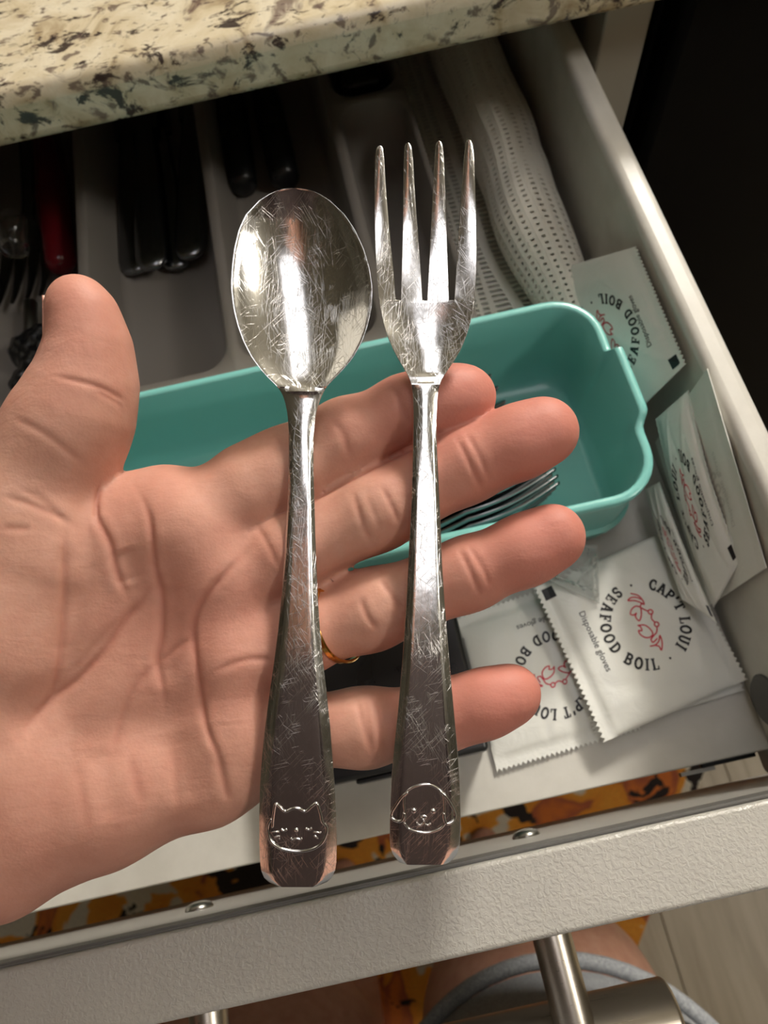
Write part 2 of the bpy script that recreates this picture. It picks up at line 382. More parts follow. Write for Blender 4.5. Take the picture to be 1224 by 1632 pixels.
# runner bracket under the bottom panel's front right corner
box('runner_bracket', (0.096, 0.117, 0.0060, 0.03, DZ - 0.0155, DZ - 0.0125), m_black.m, dr_, 0.0005)
box('runner_clip', (0.088, 0.101, 0.0046, 0.0060, DZ - 0.0165, DZ - 0.0135), m_screw.m, dr_)

# white cabinet added out of view to reflect bright in the spoon
wc = empty('reflection_cabinet', (-1.0, 0.75, 0.5), 'added white cabinet out of view, a bright patch for the spoon to reflect', 'cabinet')
box('carcass', (-1.30, -0.72, 0.35, 1.25, 0.52, 1.30), m_white.m, wc, 0.003)
for y0 in (0.353, 0.803): 
    d = box('door', (-0.718, -0.70, y0, y0 + 0.444, 0.523, 1.297), m_white.m, wc, 0.003)
    obj('knob', *latheaxis([(.006, 0), (.006, .014), (.013, .02), (.013, .026), (.004, .029)], (-0.70, y0 + (0.41 if y0 < 0.5 else 0.034), 0.58), (1, 0, 0), 20), m_screw.m, d, angle=50)
# ------------------------------------------------------------------ mesh liner with its rolled edge
def liner():
    P = [(x, DZ + 0.0012) for x in np.arange(0.046, 0.078, 0.005)]
    n0 = len(P); th = np.arange(-90, 1170, 18)
    path = []
    for j, t in enumerate(th):
        r = 0.0178 - 0.0058*(t + 90)/1260; a = math.radians(t)
        path.append((0.0958 + r*math.cos(a), DZ + 0.0192 + r*math.sin(a)))
    P += path
    P = np.array(P); Y = np.arange(0.186, 0.50, 0.003)
    V = []; Fc = []
    m = len(P); off = 0
    def pt(i, y):
        x, z = P[i]; k = np.clip((0.26 - y)/0.075, 0, 1); k = k*k*(3 - 2*k)
        if i >= n0 - 1:
            s = 1 - 0.3*k; x = 0.0958 + (x - 0.0958)*s + 0.006*k; z = DZ + 0.0012 + (z - DZ - 0.0012)*s
        wob = 0.0012*math.sin(38*y + 0.12*i) + 0.0006*math.sin(90*y + 0.4*i)
        return np.array((x + wob*(i >= n0), y + 0.0011*math.sin(0.35*i), z + (abs(wob) if i >= n0 else 0)))
    for i in range(m - 1):
        for y in Y:
            q = np.array([pt(i, y), pt(i + 1, y), pt(i + 1, y + 0.003), pt(i, y + 0.003)]); c = q.mean(0)
            inn = []
            for a in range(4):
                b = (a + 1) % 4; mid = 0.5*(q[a] + q[b])
                inn.append(c + (q[a] - c)*(0.62 if i < n0 else 0.36))
            V += list(q) + inn
            for a in range(4):
                b = (a + 1) % 4; Fc.append((off + a, off + b, off + 4 + b, off + 4 + a))
            off += 8
    return V, Fc
ln = obj('shelf_liner', *liner(), m_liner.m, None, loc=(0.1, 0.3, DZ), smooth=False)
so = ln.modifiers.new('thick', 'SOLIDIFY'); so.thickness = 0.0006; so.offset = 0
tag(ln, 'rolled white non-slip mesh liner along the right side of the drawer', 'drawer liner')

# ------------------------------------------------------------------ grey cutlery tray
TX0, TX1, TY0, TY1, TZ = -0.262, 0.056, 0.190, 0.47, -0.045
tr = empty('cutlery_tray', ((TX0 + TX1)/2, (TY0 + TY1)/2, DZ), 'grey plastic cutlery tray with rounded compartments behind the teal bin', 'tray')
parts = []
xs = [TX0, -0.186, -0.1105, -0.0475, 0.0178, TX1]
cells = [(xs[i], xs[i + 1], TY0, TY1) for i in range(4)] + [(xs[4], xs[5], TY0, 0.337), (xs[4], xs[5], 0.337, TY1)]
for (x0, x1, y0, y1) in cells:
    gx, gy = 0.0021, 0.0021
    ga = 0.006 if y0 == TY0 else gy; gb = 0.006 if y1 == TY1 else gy
    top = rrect(x0 + gx, x1 - gx, y0 + ga, y1 - gb, 0.012)
    outer = []
    n = 7
    for k, (px, py) in enumerate(top):
        q = k//n; outer.append(((x1, x0, x0, x1)[q], (y1, y1, y0, y0)[q]))
    L = [[(a, b, TZ) for a, b in outer], [(a, b, TZ) for a, b in top],
         [(a, b, TZ - 0.001) for a, b in rrect(x0 + gx + 0.0006, x1 - gx - 0.0006, y0 + ga + 0.0006, y1 - gb - 0.0006, 0.012)],
         [(a, b, DZ + 0.007) for a, b in rrect(x0 + gx + 0.004, x1 - gx - 0.004, y0 + ga + 0.005, y1 - gb - 0.005, 0.012)],
         [(a, b, DZ + 0.0032) for a, b in rrect(x0 + gx + 0.0055, x1 - gx - 0.0055, y0 + ga + 0.0065, y1 - gb - 0.0065, 0.011)],
         [(a, b, DZ + 0.002) for a, b in rrect(x0 + gx + 0.009, x1 - gx - 0.009, y0 + ga + 0.010, y1 - gb - 0.010, 0.006)]]
    V, Fc = loftvf(L, cap0=False, cap1=True); parts.append((V, Fc))
V, Fc = join(*parts)
b_ = obj('tray_body', V, Fc, m_tray.m, tr, angle=70)
sk = loftvf([[(a, b, TZ) for a, b in rrect(TX0, TX1, TY0, TY1, 0.01)], [(a, b, DZ + 0.0006) for a, b in rrect(TX0 + 0.004, TX1 - 0.004, TY0 + 0.004, TY1 - 0.004, 0.012)]], False, False)
obj('outer_wall', *sk, m_tray.m, tr, angle=50)

# ------------------------------------------------------------------ teal bin
BZ = -0.03
tb = empty('drawer_bin', (-0.05, 0.138, DZ), 'teal plastic bin with a notched end rim, in the middle of the drawer', 'bin')
bx0, bx1, by0, by1 = -0.168, 0.0965, 0.0945, 0.182
def binloop(inset, z, notch=True, r=0.018):
    P = []
    R = max(r - inset, 0.004); x0, x1, y0, y1 = bx0 + inset, bx1 - inset, by0 + inset, by1 - inset
    n = 8
    def arc(cx, cy, a0):
        for i in range(n + 1):
            a = math.radians(a0 + 90*i/n); P.append([cx + R*math.cos(a), cy + R*math.sin(a), z])
    arc(x1 - R, y1 - R, 0); 
    for x in np.linspace(x1 - R, x0 + R, 10)[1:-1]: P.append([x, y1, z])
    arc(x0 + R, y1 - R, 90); 
    arc(x0 + R, y0 + R, 180)
    for x in np.linspace(x0 + R, x1 - R, 10)[1:-1]: P.append([x, y0, z])
    arc(x1 - R, y0 + R, 270)
    for y in (0.1155, 0.1185, 0.1208, 0.1228, 0.1244, 0.1256, 0.1275, 0.1305, 0.136, 0.142, 0.148, 0.1515, 0.1530, 0.1542, 0.1550, 0.1560): P.append([x1, y, z])
    P = np.array(P)
    if notch:
        k = len(P) - 16
        for i in range(k, len(P)):
            y = P[i, 1]
            t = np.clip((y - 0.1195)/0.007, 0, 1)*np.clip((0.1546 - y)/0.0018, 0, 1); t = t*t*(3 - 2*t)
            P[i, 0] += 0.003*t*notch; P[i, 2] += 0.0032*t*notch
    return P
L = [binloop(0.0052, DZ + 0.0012, 0), binloop(0.0042, DZ + 0.0012, 0, 0.019), binloop(0.0034, DZ + 0.004, 0), binloop(0.0016 + 0.001, DZ + 0.016, 0), binloop(0.0004, DZ + 0.0168, 0), binloop(0.0004, DZ + 0.0184, 0), binloop(0.0022, DZ + 0.0192, 0), binloop(0.0014, DZ + 0.034, 0.5), binloop(0.001, BZ - 0.004, 1),
     binloop(-0.0004, BZ - 0.0036, 1), binloop(-0.0006, BZ - 0.0006, 1), binloop(0.0, BZ, 1), binloop(0.0022, BZ, 1), binloop(0.0028, BZ - 0.0006, 1),
     binloop(0.0036, DZ + 0.034, 0.5), binloop(0.0048, DZ + 0.016, 0), binloop(0.006, DZ + 0.005, 0), binloop(0.0085, DZ + 0.003, 0)]
obj('bin_body', *loftvf(L), m_teal.m, tb, angle=55)
# ------------------------------------------------------------------ person: hand and body grown as one surface
def smin(a, b, k):
    h = np.clip(0.5 + 0.5*(b - a)/k, 0, 1); return b*(1 - h) + a*h - k*h*(1 - h)
def cone(P, a, b, ra, rb):
    a = np.asarray(a, np.float32); d = np.asarray(b, np.float32) - a
    q = P - a; t = np.clip((q @ d)/float(d @ d), 0, 1).astype(np.float32)
    return np.linalg.norm(q - t[..., None]*d, axis=-1) - (ra + (rb - ra)*t)
def chain(P, pts, k=4.0):
    f = None
    for (a, ra), (b, rb) in zip(pts[:-1], pts[1:]):
        g = cone(P, a, b, ra, rb); f = g if f is None else smin(f, g, k)
    return f
def nets(fn, lo, hi, h):
    """Naive surface nets of an implicit function on a grid."""
    lo = np.asarray(lo, float); n = [int(math.ceil((hi[i] - lo[i])/h)) + 1 for i in range(3)]
    ax = [(lo[i] + h*np.arange(n[i])).astype(np.float32) for i in range(3)]
    S = np.empty(n, np.float32); step = 24
    for s in range(0, n[0], step):
        P = np.stack(np.meshgrid(ax[0][s:s + step], ax[1], ax[2], indexing='ij'), -1); S[s:s + step] = fn(P)
    neg = S < 0; c = [slice(None, -1), slice(1, None)]
    cnt = np.zeros([k - 1 for k in n], np.int8)
    for i in (0, 1):
        for j in (0, 1):
            for k in (0, 1): cnt += neg[c[i], c[j], c[k]]
    act = (cnt > 0) & (cnt < 8); idx = -np.ones(act.shape, np.int64); cells = np.argwhere(act); idx[act] = np.arange(len(cells))
    acc = np.zeros((len(cells), 3)); num = np.zeros(len(cells)); ci, cj, ck = cells.T
    corners = [(i, j, k) for i in (0, 1) for j in (0, 1) for k in (0, 1)]
    for a in corners:
        for axis in range(3):
            if a[axis]: continue
            b = list(a); b[axis] = 1
            va = S[ci + a[0], cj + a[1], ck + a[2]]; vb = S[ci + b[0], cj + b[1], ck + b[2]]
            x = (va < 0) != (vb < 0); t = np.where(x, va/np.where(x, va - vb, 1), 0)
            p = np.tile(np.array(a, float), (len(cells), 1)); p[:, axis] += t
            acc[x] += p[x]; num += x
    V = lo + h*(cells + acc/num[:, None]); Fc = []
    for axis in range(3):
        u, w = [k for k in range(3) if k != axis]
        sl0 = [slice(None)]*3; sl1 = [slice(None)]*3; sl0[axis] = slice(None, -1); sl1[axis] = slice(1, None)
        A = neg[tuple(sl0)]; B = neg[tuple(sl1)]; E = np.argwhere(A != B)
        E = E[(E[:, u] > 0) & (E[:, w] > 0) & (E[:, u] < n[u] - 1) & (E[:, w] < n[w] - 1)]
        fl = A[tuple(E.T)]
        q = []
        for du, dw in ((-1, -1), (0, -1), (0, 0), (-1, 0)):
            G = E.copy(); G[:, u] += du; G[:, w] += dw; q.append(idx[tuple(G.T)])
        q = np.stack(q, 1); flip = fl if axis != 1 else ~fl
        q[~flip] = q[~flip][:, ::-1]; Fc.append(q)
    return V, np.concatenate(Fc)
def hp(px, py, d): return ((px - 612)/F_PX*d, -(py - 816)/F_PX*d, d)
def ch(*L): return [(hp(x, y, d), r) for x, y, d, r in L]
FINGERS = {
    'index': ch((300, 850, 164, 10.6), (400, 785, 163.5, 10.0), (460, 750, 163.5, 9.2), (555, 700, 164, 8.4), (645, 657, 163, 7.6), (739, 633, 161, 7.0)),
    'middle': ch((340, 950, 164, 10.6), (460, 880, 162.5, 9.7), (600, 812, 162, 8.9), (745, 740, 160.5, 8.2), (866, 689, 158, 7.5)),
    'ring': ch((355, 1060, 164, 10), (470, 1010, 162.5, 9.4), (592, 972, 162, 8.8), (750, 913, 160.5, 7.7), (880, 856, 158, 7.4)),
    'little': ch((350, 1195, 164, 9.6), (450, 1168, 162.5, 8.6), (580, 1158, 162, 8.4), (700, 1140, 160.5, 7.6), (812, 1107, 158.5, 7.0)),
}
PALM = [ch((-60, 1080, 165, 14), (300, 850, 164.5, 11.4)), ch((-60, 1150, 166, 14), (340, 950, 165, 11)),
        ch((-60, 1210, 166, 14), (355, 1060, 165, 11)), ch((-60, 1290, 165, 13), (350, 1195, 164.5, 10)),
        ch((-60, 1345, 163, 15), (0, 1345, 163, 15.0), (180, 1268, 163, 14), (330, 1232, 163.5, 10.6), (372, 1212, 163, 10)),
        ch((130, 850, 163, 11), (260, 824, 163.5, 10.4))]
PADS = [(hp(330, 850, 161), 9.5), (hp(372, 930, 161), 9.3), (hp(380, 1040, 161), 9.3), (hp(372, 1150, 161), 9.0)]
THENAR = ch((-90, 1180, 162, 18), (20, 1010, 160, 17), (75, 900, 160, 15))
THUMB = ch((-60, 1040, 162, 17), (52, 800, 159, 14.3), (98, 702, 157, 12.2), (122, 652, 156, 11.0), (137, 602, 155.5, 9.3), (141, 547, 154.5, 7.6), (132, 502, 153.5, 6.0), (121, 484, 153, 5.6))
def hand_sdf(P):
    palm = None
    for c in PALM:
        g = chain(P, c); palm = g if palm is None else smin(palm, g, 9.0)
    for c, r in PADS: palm = smin(palm, np.linalg.norm(P - np.asarray(c, np.float32), axis=-1) - r, 7.0)
    th = smin(chain(P, THUMB, 5.0), chain(P, THENAR, 6.0), 9.0)
    wrist = cone(P, hp(-60, 1180, 166), hp(-330, 1300, 168), 27, 24)
    f = smin(palm, wrist, 14.0)
    f = smin(f, th, 3.2)
    fing = None
    for k, c in FINGERS.items():
        g = chain(P, c, 4.5)
        tip, r = c[-1]; d1 = c[-2][0]
        pad = [tip[i]*0.62 + d1[i]*0.38 for i in range(3)]; pad[2] -= 1.5
        g = smin(g, np.linalg.norm(P - np.asarray(pad, np.float32), axis=-1) - r*0.92, 5.0)
        g = smin(g, palm, 5.0)
        fing = g if fing is None else smin(fing, g, 1.3)
    return np.minimum(f, fing)
HV, HF = nets(hand_sdf, (-128, -98, 134), (54, 62, 198), 0.8)
def smooth(V, Fq, it=2, lam=0.5):
    e = np.concatenate([Fq[:, [0, 1]], Fq[:, [1, 2]], Fq[:, [2, 3]], Fq[:, [3, 0]]])
    for _ in range(it):
        s = np.zeros_like(V); c = np.zeros(len(V))
        for k in range(3): s[:, k] = np.bincount(e[:, 0], V[e[:, 1], k], len(V)) + np.bincount(e[:, 1], V[e[:, 0], k], len(V))
        c = np.bincount(e[:, 0], minlength=len(V)) + np.bincount(e[:, 1], minlength=len(V))
        V = V + lam*(s/c[:, None] - V)
    return V
HV = smooth(HV, HF, 2)
def subdivide(V, Fq):
    """One linear split of every quad."""
    e = np.concatenate([Fq[:, [0, 1]], Fq[:, [1, 2]], Fq[:, [2, 3]], Fq[:, [3, 0]]]); e.sort(axis=1)
    key = e[:, 0]*len(V) + e[:, 1]; u, inv = np.unique(key, return_inverse=True)
    a, b = u//len(V), u % len(V); n = len(V); m = len(Fq)
    M = inv.reshape(4, m) + n; C_ = np.arange(m) + n + len(u)
    W = np.concatenate([V, (V[a] + V[b])/2, V[Fq].mean(1)])
    q = [np.stack([Fq[:, k], M[k], C_, M[(k - 1) % 4]], 1) for k in range(4)]
    return W, np.concatenate(q)
HV, HF = subdivide(HV, HF); HV = smooth(HV, HF, 2)
def normals(V, Fq):
    fn = np.cross(V[Fq[:, 2]] - V[Fq[:, 0]], V[Fq[:, 3]] - V[Fq[:, 1]]); N = np.zeros_like(V)
    for k in range(4):
        for i in range(3): N[:, i] += np.bincount(Fq[:, k], fn[:, i], len(V))
    return N/(np.linalg.norm(N, axis=1)[:, None] + 1e-9)
# skin folds: palm side polylines (x, y in the hand's own plan), depth and half width in millimetres
FOLDS = [
    ([(410, 837), (480, 806), (560, 764), (640, 720), (705, 686)], 0.7, 0.5), ([(160, 772), (154, 800), (154, 832)], 0.8, 0.5),
    ([(215, 775), (232, 805), (241, 840), (246, 900), (256, 950), (257, 1010), (250, 1055), (259, 1100), (262, 1135)], 0.75, 0.75),
    ([(153, 800), (155, 826), (175, 865), (187, 915), (202, 955)], 0.8, 0.8),
    ([(247, 930), (222, 960), (190, 1000), (163, 1040), (125, 1080), (78, 1120), (30, 1175)], 0.7, 0.9),
    ([(102, 835), (103, 900), (102, 975), (97, 1050), (87, 1100), (65, 1150)], 0.55, 0.8),
    ([(407, 862), (372, 900), (332, 945), (313, 978), (307, 1010), (311, 1050), (320, 1110), (331, 1165), (350, 1210), (361, 1260)], 0.7, 0.75),
    ([(252, 1052), (215, 1095), (192, 1150), (176, 1205)], 0.35, 0.9),
    ([(305, 1015), (270, 1042), (250, 1062)], 0.4, 0.7),
    ([(440, 1052), (405, 1050), (375, 1056), (340, 1072)], 0.4, 0.7),
    ([(408, 838), (425, 862), (445, 905)], 0.35, 0.7),
    ([(190, 980), (150, 1030), (95, 1090)], 0.25, 0.8),
    ([(345, 1205), (366, 1278)], 0.5, 1.0), ([(205, 1200), (228, 1290)], 0.3, 1.3), ([(120, 1210), (140, 1330)], 0.3, 1.5), ([(270, 1180), (285, 1300)], 0.25, 1.2),
    ([(85, 600), (120, 607), (160, 618), (190, 634), (203, 648)], 0.45, 0.6), ([(150, 622), (185, 642), (196, 655)], 0.3, 0.6),
    ([(20, 665), (70, 690), (110, 720), (140, 745)], 0.3, 0.8), ([(0, 790), (45, 803), (90, 822), (120, 838)], 0.4, 0.8), ([(0, 842), (50, 843)], 0.35, 0.8),
    ([(25, 775), (70, 800), (110, 840)], 0.25, 0.8),
    ([(626, 612), (640, 645), (655, 680)], 0.35, 0.7), ([(525, 665), (545, 690), (560, 735)], 0.35, 0.9),
    ([(563, 783), (575, 825), (592, 866)], 0.45, 0.7), ([(607, 776), (622, 803), (638, 838)], 0.4, 0.6), ([(585, 790), (607, 845)], 0.2, 0.7),
    ([(728, 697), (748, 738), (770, 784)], 0.45, 0.6), ([(742, 690), (765, 730), (780, 768)], 0.3, 0.6),
    ([(573, 950), (584, 980), (602, 1006)], 0.45, 0.7), ([(604, 920), (625, 950), (640, 975)], 0.4, 0.7),
    ([(733, 876), (750, 912), (767, 952)], 0.45, 0.6), ([(746, 870), (768, 905), (783, 938)], 0.3, 0.6),
    ([(568, 1112), (578, 1150), (592, 1203)], 0.35, 0.7), ([(594, 1108), (604, 1150), (609, 1205)], 0.35, 0.7), ([(582, 1110), (592, 1200)], 0.2, 0.6),
    ([(690, 1092), (697, 1140), (702, 1190)], 0.35, 0.7),
]
HN = normals(HV, HF)
q2 = np.stack([HV[:, 0]/HV[:, 2]*F_PX + 612, 816 - HV[:, 1]/HV[:, 2]*F_PX], 1)
front = np.clip((-HN[:, 2])*2.2, 0, 1); front[HV[:, 2] > 168] = 0
disp = np.zeros(len(HV)); crease = np.zeros(len(HV))
def polydist(q, pts):
    P = np.asarray(pts, float); best = np.full(len(q), 1e9); bt = np.zeros(len(q)); L = 0
    seg = np.linalg.norm(np.diff(P, axis=0), axis=1); tot = seg.sum()
    for i in range(len(P) - 1):
        d = P[i + 1] - P[i]; t = np.clip(((q - P[i]) @ d)/(d @ d), 0, 1)
        r = np.linalg.norm(q - P[i] - t[:, None]*d, axis=1); k = r < best
        best[k] = r[k]; bt[k] = (L + t[k]*seg[i])/tot; L += seg[i]
    return best, bt
def catmull(pts, n=6):
    P = np.asarray(pts, float)
    if len(P) < 3: return P
    P = np.concatenate([[2*P[0] - P[1]], P, [2*P[-1] - P[-2]]]); o = []
    for i in range(1, len(P) - 2):
        for t in np.linspace(0, 1, n, endpoint=False):
            a, b, c, d = P[i - 1:i + 3]
            o.append(0.5*((2*b) + (c - a)*t + (2*a - 5*b + 4*c - d)*t*t + (3*b - a - 3*c + d)*t**3))
    o.append(P[-2]); return np.array(o)
for pts, dep, wid in FOLDS:
    P = catmull(pts); lo = P.min(0) - 40; hi = P.max(0) + 40
    s = np.where((q2 > lo).all(1) & (q2 < hi).all(1) & (front > 0))[0]
    if not len(s): continue
    r, t = polydist(q2[s], P); r /= 7.1
    fade = np.clip(np.minimum(t, 1 - t)*5, 0.12, 1)
    g = np.exp(-(r/wid)**2); puff = np.exp(-((r - 2.6*wid)/(1.4*wid))**2)
    disp[s] += -dep*0.62*fade*g*front[s] + 0.10*dep*fade*puff*front[s]
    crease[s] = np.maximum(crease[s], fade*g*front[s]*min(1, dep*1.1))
for pts, dep, wid in (([(235, 900), (200, 985), (150, 1060), (80, 1130), (0, 1190)], 1.3, 4.5), ([(385, 885), (325, 985), (310, 1060), (335, 1170)], 0.7, 3.0), ([(258, 900), (262, 1010), (255, 1110)], 0.8, 3.0),
                      ([(195, 870), (215, 935)], 0.8, 2.5), ([(103, 850), (103, 960), (92, 1080)], 0.6, 3.2), ([(150, 1180), (180, 1320)], 0.5, 4.0), ([(270, 1160), (300, 1290)], 0.5, 4.0)):
    r, t = polydist(q2, catmull(pts)); r = r/7.1
    disp -= dep*np.exp(-(r/wid)**2)*front*np.clip(np.minimum(t, 1 - t)*5, 0.3, 1)
# soft swellings of the palm and fine irregularity
for k in range(14):
    w = rng.normal(0, 0.16, 3); disp += 0.10*np.sin(HV @ w + rng.uniform(0, 6.28))
HV = HV + HN*disp[:, None]
red = np.zeros(len(HV))
for k, c in FINGERS.items():
    tip = np.array(c[-1][0]); mid = np.array(c[-2][0])
    red = np.maximum(red, np.clip(1.0 - (np.linalg.norm(HV - tip, axis=1) - 8)/30, 0, 1)*0.9)
tip = np.array(THUMB[-1][0]); red = np.maximum(red, np.clip(1 - (np.linalg.norm(HV - tip, axis=1) - 8)/30, 0, 1)*0.5)
for (x, y, d, rad, s) in ((345, 990, 155, 30, .45), (360, 900, 155, 20, .35), (200, 1150, 150, 35, .25), (250, 780, 155, 20, .35), (60, 1380, 150, 40, .3)):
    red = np.maximum(red, s*np.exp(-(np.linalg.norm(HV - np.array(hp(x, y, d)), axis=1)/rad)**2))

# the rest of the figure, coarser, in world millimetres: forearm, arm, torso, hips and legs
def W(px, py, d): return tuple(1000*c2w(np.array(hp(px, py, d))))
wr = W(-330, 1300, 168); wr0 = W(-60, 1180, 166)
ELB = (-330, -150, 10); SHO = (-235, -255, 470)
def body_sdf(P):
    f = chain(P, [(wr, 23.5), (tuple(0.6*np.array(wr) + 0.4*np.array(ELB)), 33), (ELB, 40), (SHO, 52)], 20)
    tor = chain(P, [((-70, -235, 30), 125), ((-70, -245, 190), 112), ((-70, -262, 380), 125)], 60)
    tor = np.minimum(tor, chain(P, [((-145, -235, 20), 100), ((5, -235, 20), 100)], 40))
    tor = smin(tor, chain(P, [((-215, -262, 455), 62), ((75, -262, 455), 62)], 40), 60)
    f = smin(f, tor, 30)
    f = smin(f, chain(P, [((-70, -265, 480), 58), ((-70, -235, 590), 54)], 20), 40)
    head = chain(P, [((-70, -205, 640), 62), ((-70, -225, 700), 84)], 30)
    f = smin(f, head, 18)
    f = smin(f, chain(P, [((95, -255, 465), 54), ((150, -330, 230), 42), ((0, -340, 110), 30)], 18), 25)
    f = smin(f, np.linalg.norm(P - np.array((-70, -128, 672), np.float32), axis=-1) - 13, 14)
    for sx in (-1, 1): f = smin(f, np.linalg.norm((P - np.array((-70 + sx*84, -232, 678), np.float32))*np.array((1.6, 1, 0.8), np.float32), axis=-1) - 26, 8)
    for x0, x1, x2 in ((18, 22, 26), (-158, -164, -168)):
        leg = chain(P, [((x0, -188, 0), 92), ((x0 + 2, -178, -260), 82), ((x1 + 8, -130, -365), 74), ((x1 + 6, -135, -440), 62), ((x2, -190, -580), 54), ((x2, -205, -790), 38)], 25)
        foot = chain(P, [((x2, -205, -835), 34), ((x2 + 6, -120, -846), 30), ((x2 + 10, -40, -856), 20)], 15)
        f = smin(f, smin(leg, foot, 20), 28)
    return f
BV, BF = nets(body_sdf, (-420, -420, -885), (240, 60, 820), 8.0)
BV = smooth(BV, BF, 2)
person = empty('person', (-0.07, -0.2, -0.868), 'person in grey shorts holding a spoon and a fork on an open left palm', 'person')
HW = c2w(HV); allV = np.concatenate([HW, BV/1000]); allF = np.concatenate([HF, BF + len(HW)])
me = bpy.data.meshes.new('body'); body = bpy.data.objects.new('body', me); COL.objects.link(body); body.parent = person
base = np.array(origin(person))
me.vertices.add(len(allV)); me.vertices.foreach_set('co', (allV - base).astype(np.float32).ravel())
me.loops.add(allF.size); me.loops.foreach_set('vertex_index', allF.astype(np.int32).ravel())
me.polygons.add(len(allF)); me.polygons.foreach_set('loop_start', np.arange(0, allF.size, 4, dtype=np.int32))
me.update(calc_edges=True); me.validate()
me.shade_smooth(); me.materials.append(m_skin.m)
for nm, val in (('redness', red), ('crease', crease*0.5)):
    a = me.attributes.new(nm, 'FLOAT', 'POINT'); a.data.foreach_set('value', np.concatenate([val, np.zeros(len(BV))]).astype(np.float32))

# shirt and hair of the figure
def shirt_sdf(P):
    t = chain(P, [((-70, -235, 20), 131), ((-70, -245, 190), 120), ((-70, -262, 380), 134)], 60)
    t = smin(t, chain(P, [((-215, -262, 455), 70), ((75, -262, 455), 70)], 40), 60)
    t = smin(t, chain(P, [(SHO, 62), (tuple(0.75*np.array(SHO) + 0.25*np.array(ELB)), 60), (tuple(0.3*np.array(SHO) + 0.7*np.array(ELB)), 56)], 15), 25)
    t = smin(t, chain(P, [((95, -255, 465), 63), ((150, -330, 230), 52), ((20, -340, 110), 42)], 18), 25)
    return t
V, Fc = nets(shirt_sdf, (-440, -440, -30), (260, -60, 545), 8.0)
obj('shirt', smooth(V, Fc, 2)/1000, Fc, m_shirt.m, person)
V, Fc = nets(lambda P: np.maximum(chain(P, [((-70, -250, 520), 88), ((-70, -245, 640), 88), ((-70, -238, 708), 96)], 30), np.where(P[..., 2] < 742, P[..., 1] + 215, -1e3)), (-190, -370, 480), (50, -120, 820), 7.0)
obj('hair', smooth(V, Fc, 2)/1000, Fc, m_hair.m, person)
for sx in (-1, 1): obj('eye', *latheaxis([(1e-5, -.011), (.008, -.008), (.011, 0), (.008, .008), (1e-5, .011)], (-.07 + sx*.032, -.143, .704), (0, 1, -.3), 14), m_nail.m, person)
obj('mouth', *tubevf([(-.095, -.146, .638), (-.08, -.139, .636), (-.06, -.139, .636), (-.045, -.146, .638)], [.003, .006, .006, .003], 8), m_nail.m, person)
# ------------------------------------------------------------------ spoon and fork in the hand
S0 = 7.5                                          # outline pixels per millimetre of the cutlery's own plan
def lerp(tab, y):
    T = np.array(sorted(tab)); return np.interp(y, T[:, 0], T[:, 1]), np.interp(y, T[:, 0], T[:, 2])
def smoothtab(tab, y, win):
    ys = np.linspace(y - win, y + win, 9); a, b = lerp(tab, ys)
    return a.mean(), b.mean()
def plan2world(px, py, h, d0):
    """Plan outline in a plane across the view axis at depth d0; h lifts towards the palm's open side (mm)."""
    return c2w(np.stack([(px - 612)/S0, -(py - 816)/S0, d0 - h], -1))
SPOON = [(305.5, 467, 474), (306.5, 457, 484), (308, 449, 492), (311, 440, 502), (315, 431, 511), (325, 414.5, 527), (345, 394, 549), (370, 382, 566), (400, 374.5, 580), (430, 370.5, 589), (460, 369, 593.5), (490, 372, 592.5), (520, 379, 586), (545, 388, 577),
         (570, 401, 563), (590, 416, 546), (605, 430, 531), (616, 442, 520), (626, 449, 513.5), (640, 454, 508), (660, 458, 503), (690, 460, 499.5), (720, 460, 499), (760, 459.5, 499.5), (800, 458, 501), (850, 455.5, 502.5), (900, 453, 504.5), (950, 449.5, 507),
         (1000, 445, 510.5), (1050, 439, 515.5), (1100, 432, 521.5), (1150, 425.5, 527), (1200, 420, 530.5), (1250, 416, 534), (1300, 414, 536.5), (1350, 413.5, 536.5), (1375, 414, 536), (1390, 415.5, 533.5), (1402, 420, 528), (1409, 427, 521), (1413, 437, 511)]
FORK = [(478, 604, 755.5), (495, 606.5, 753.5), (515, 611, 749.5), (535, 617, 743.5), (555, 625.5, 735.5), (575, 636, 724), (590, 645.5, 713.5), (600, 651, 707), (612, 655.5, 701), (630, 658, 697.5), (660, 659, 696), (690, 658.5, 696), (720, 658, 697), (760, 657, 699), (800, 655.5, 700.5), (850, 653, 702.5), (900, 650.5, 704.5), (950, 647.5, 707.5),
        (1000, 644.5, 711), (1050, 641, 715), (1100, 636.5, 719.5), (1150, 631.5, 724), (1200, 626.5, 728.5), (1250, 623, 732), (1300, 621, 733.5), (1335, 621, 733), (1350, 622, 732), (1362, 625.5, 728.5), (1370, 631, 723), (1375, 640, 714)]
def sidelift(y, head):
    """Side profile of the handle, millimetres towards the viewer."""
    t = (y - 640)/770.0
    return 2.7*math.sin(math.pi*np.clip((y - 640)/790.0, 0, 1)**1.6)**1.3 + (0.0 if y > 640 else 1.6*((640 - y)/330)**1.3)
def handle_top(t, y):
    flat = np.clip((abs(t) - 0.66)/0.34, 0, 1)
    w = np.clip((y - 660)/120, 0, 1)
    return -w*1.15*flat**1.2*np.interp(y, [660, 900, 1400], [0.5, 0.7, 1.0])
ts_h = np.array([-1, -0.985, -0.95, -0.88, -0.78, -0.7, -0.62, -0.45, -0.22, 0, 0.22, 0.45, 0.62, 0.7, 0.78, 0.88, 0.95, 0.985, 1])
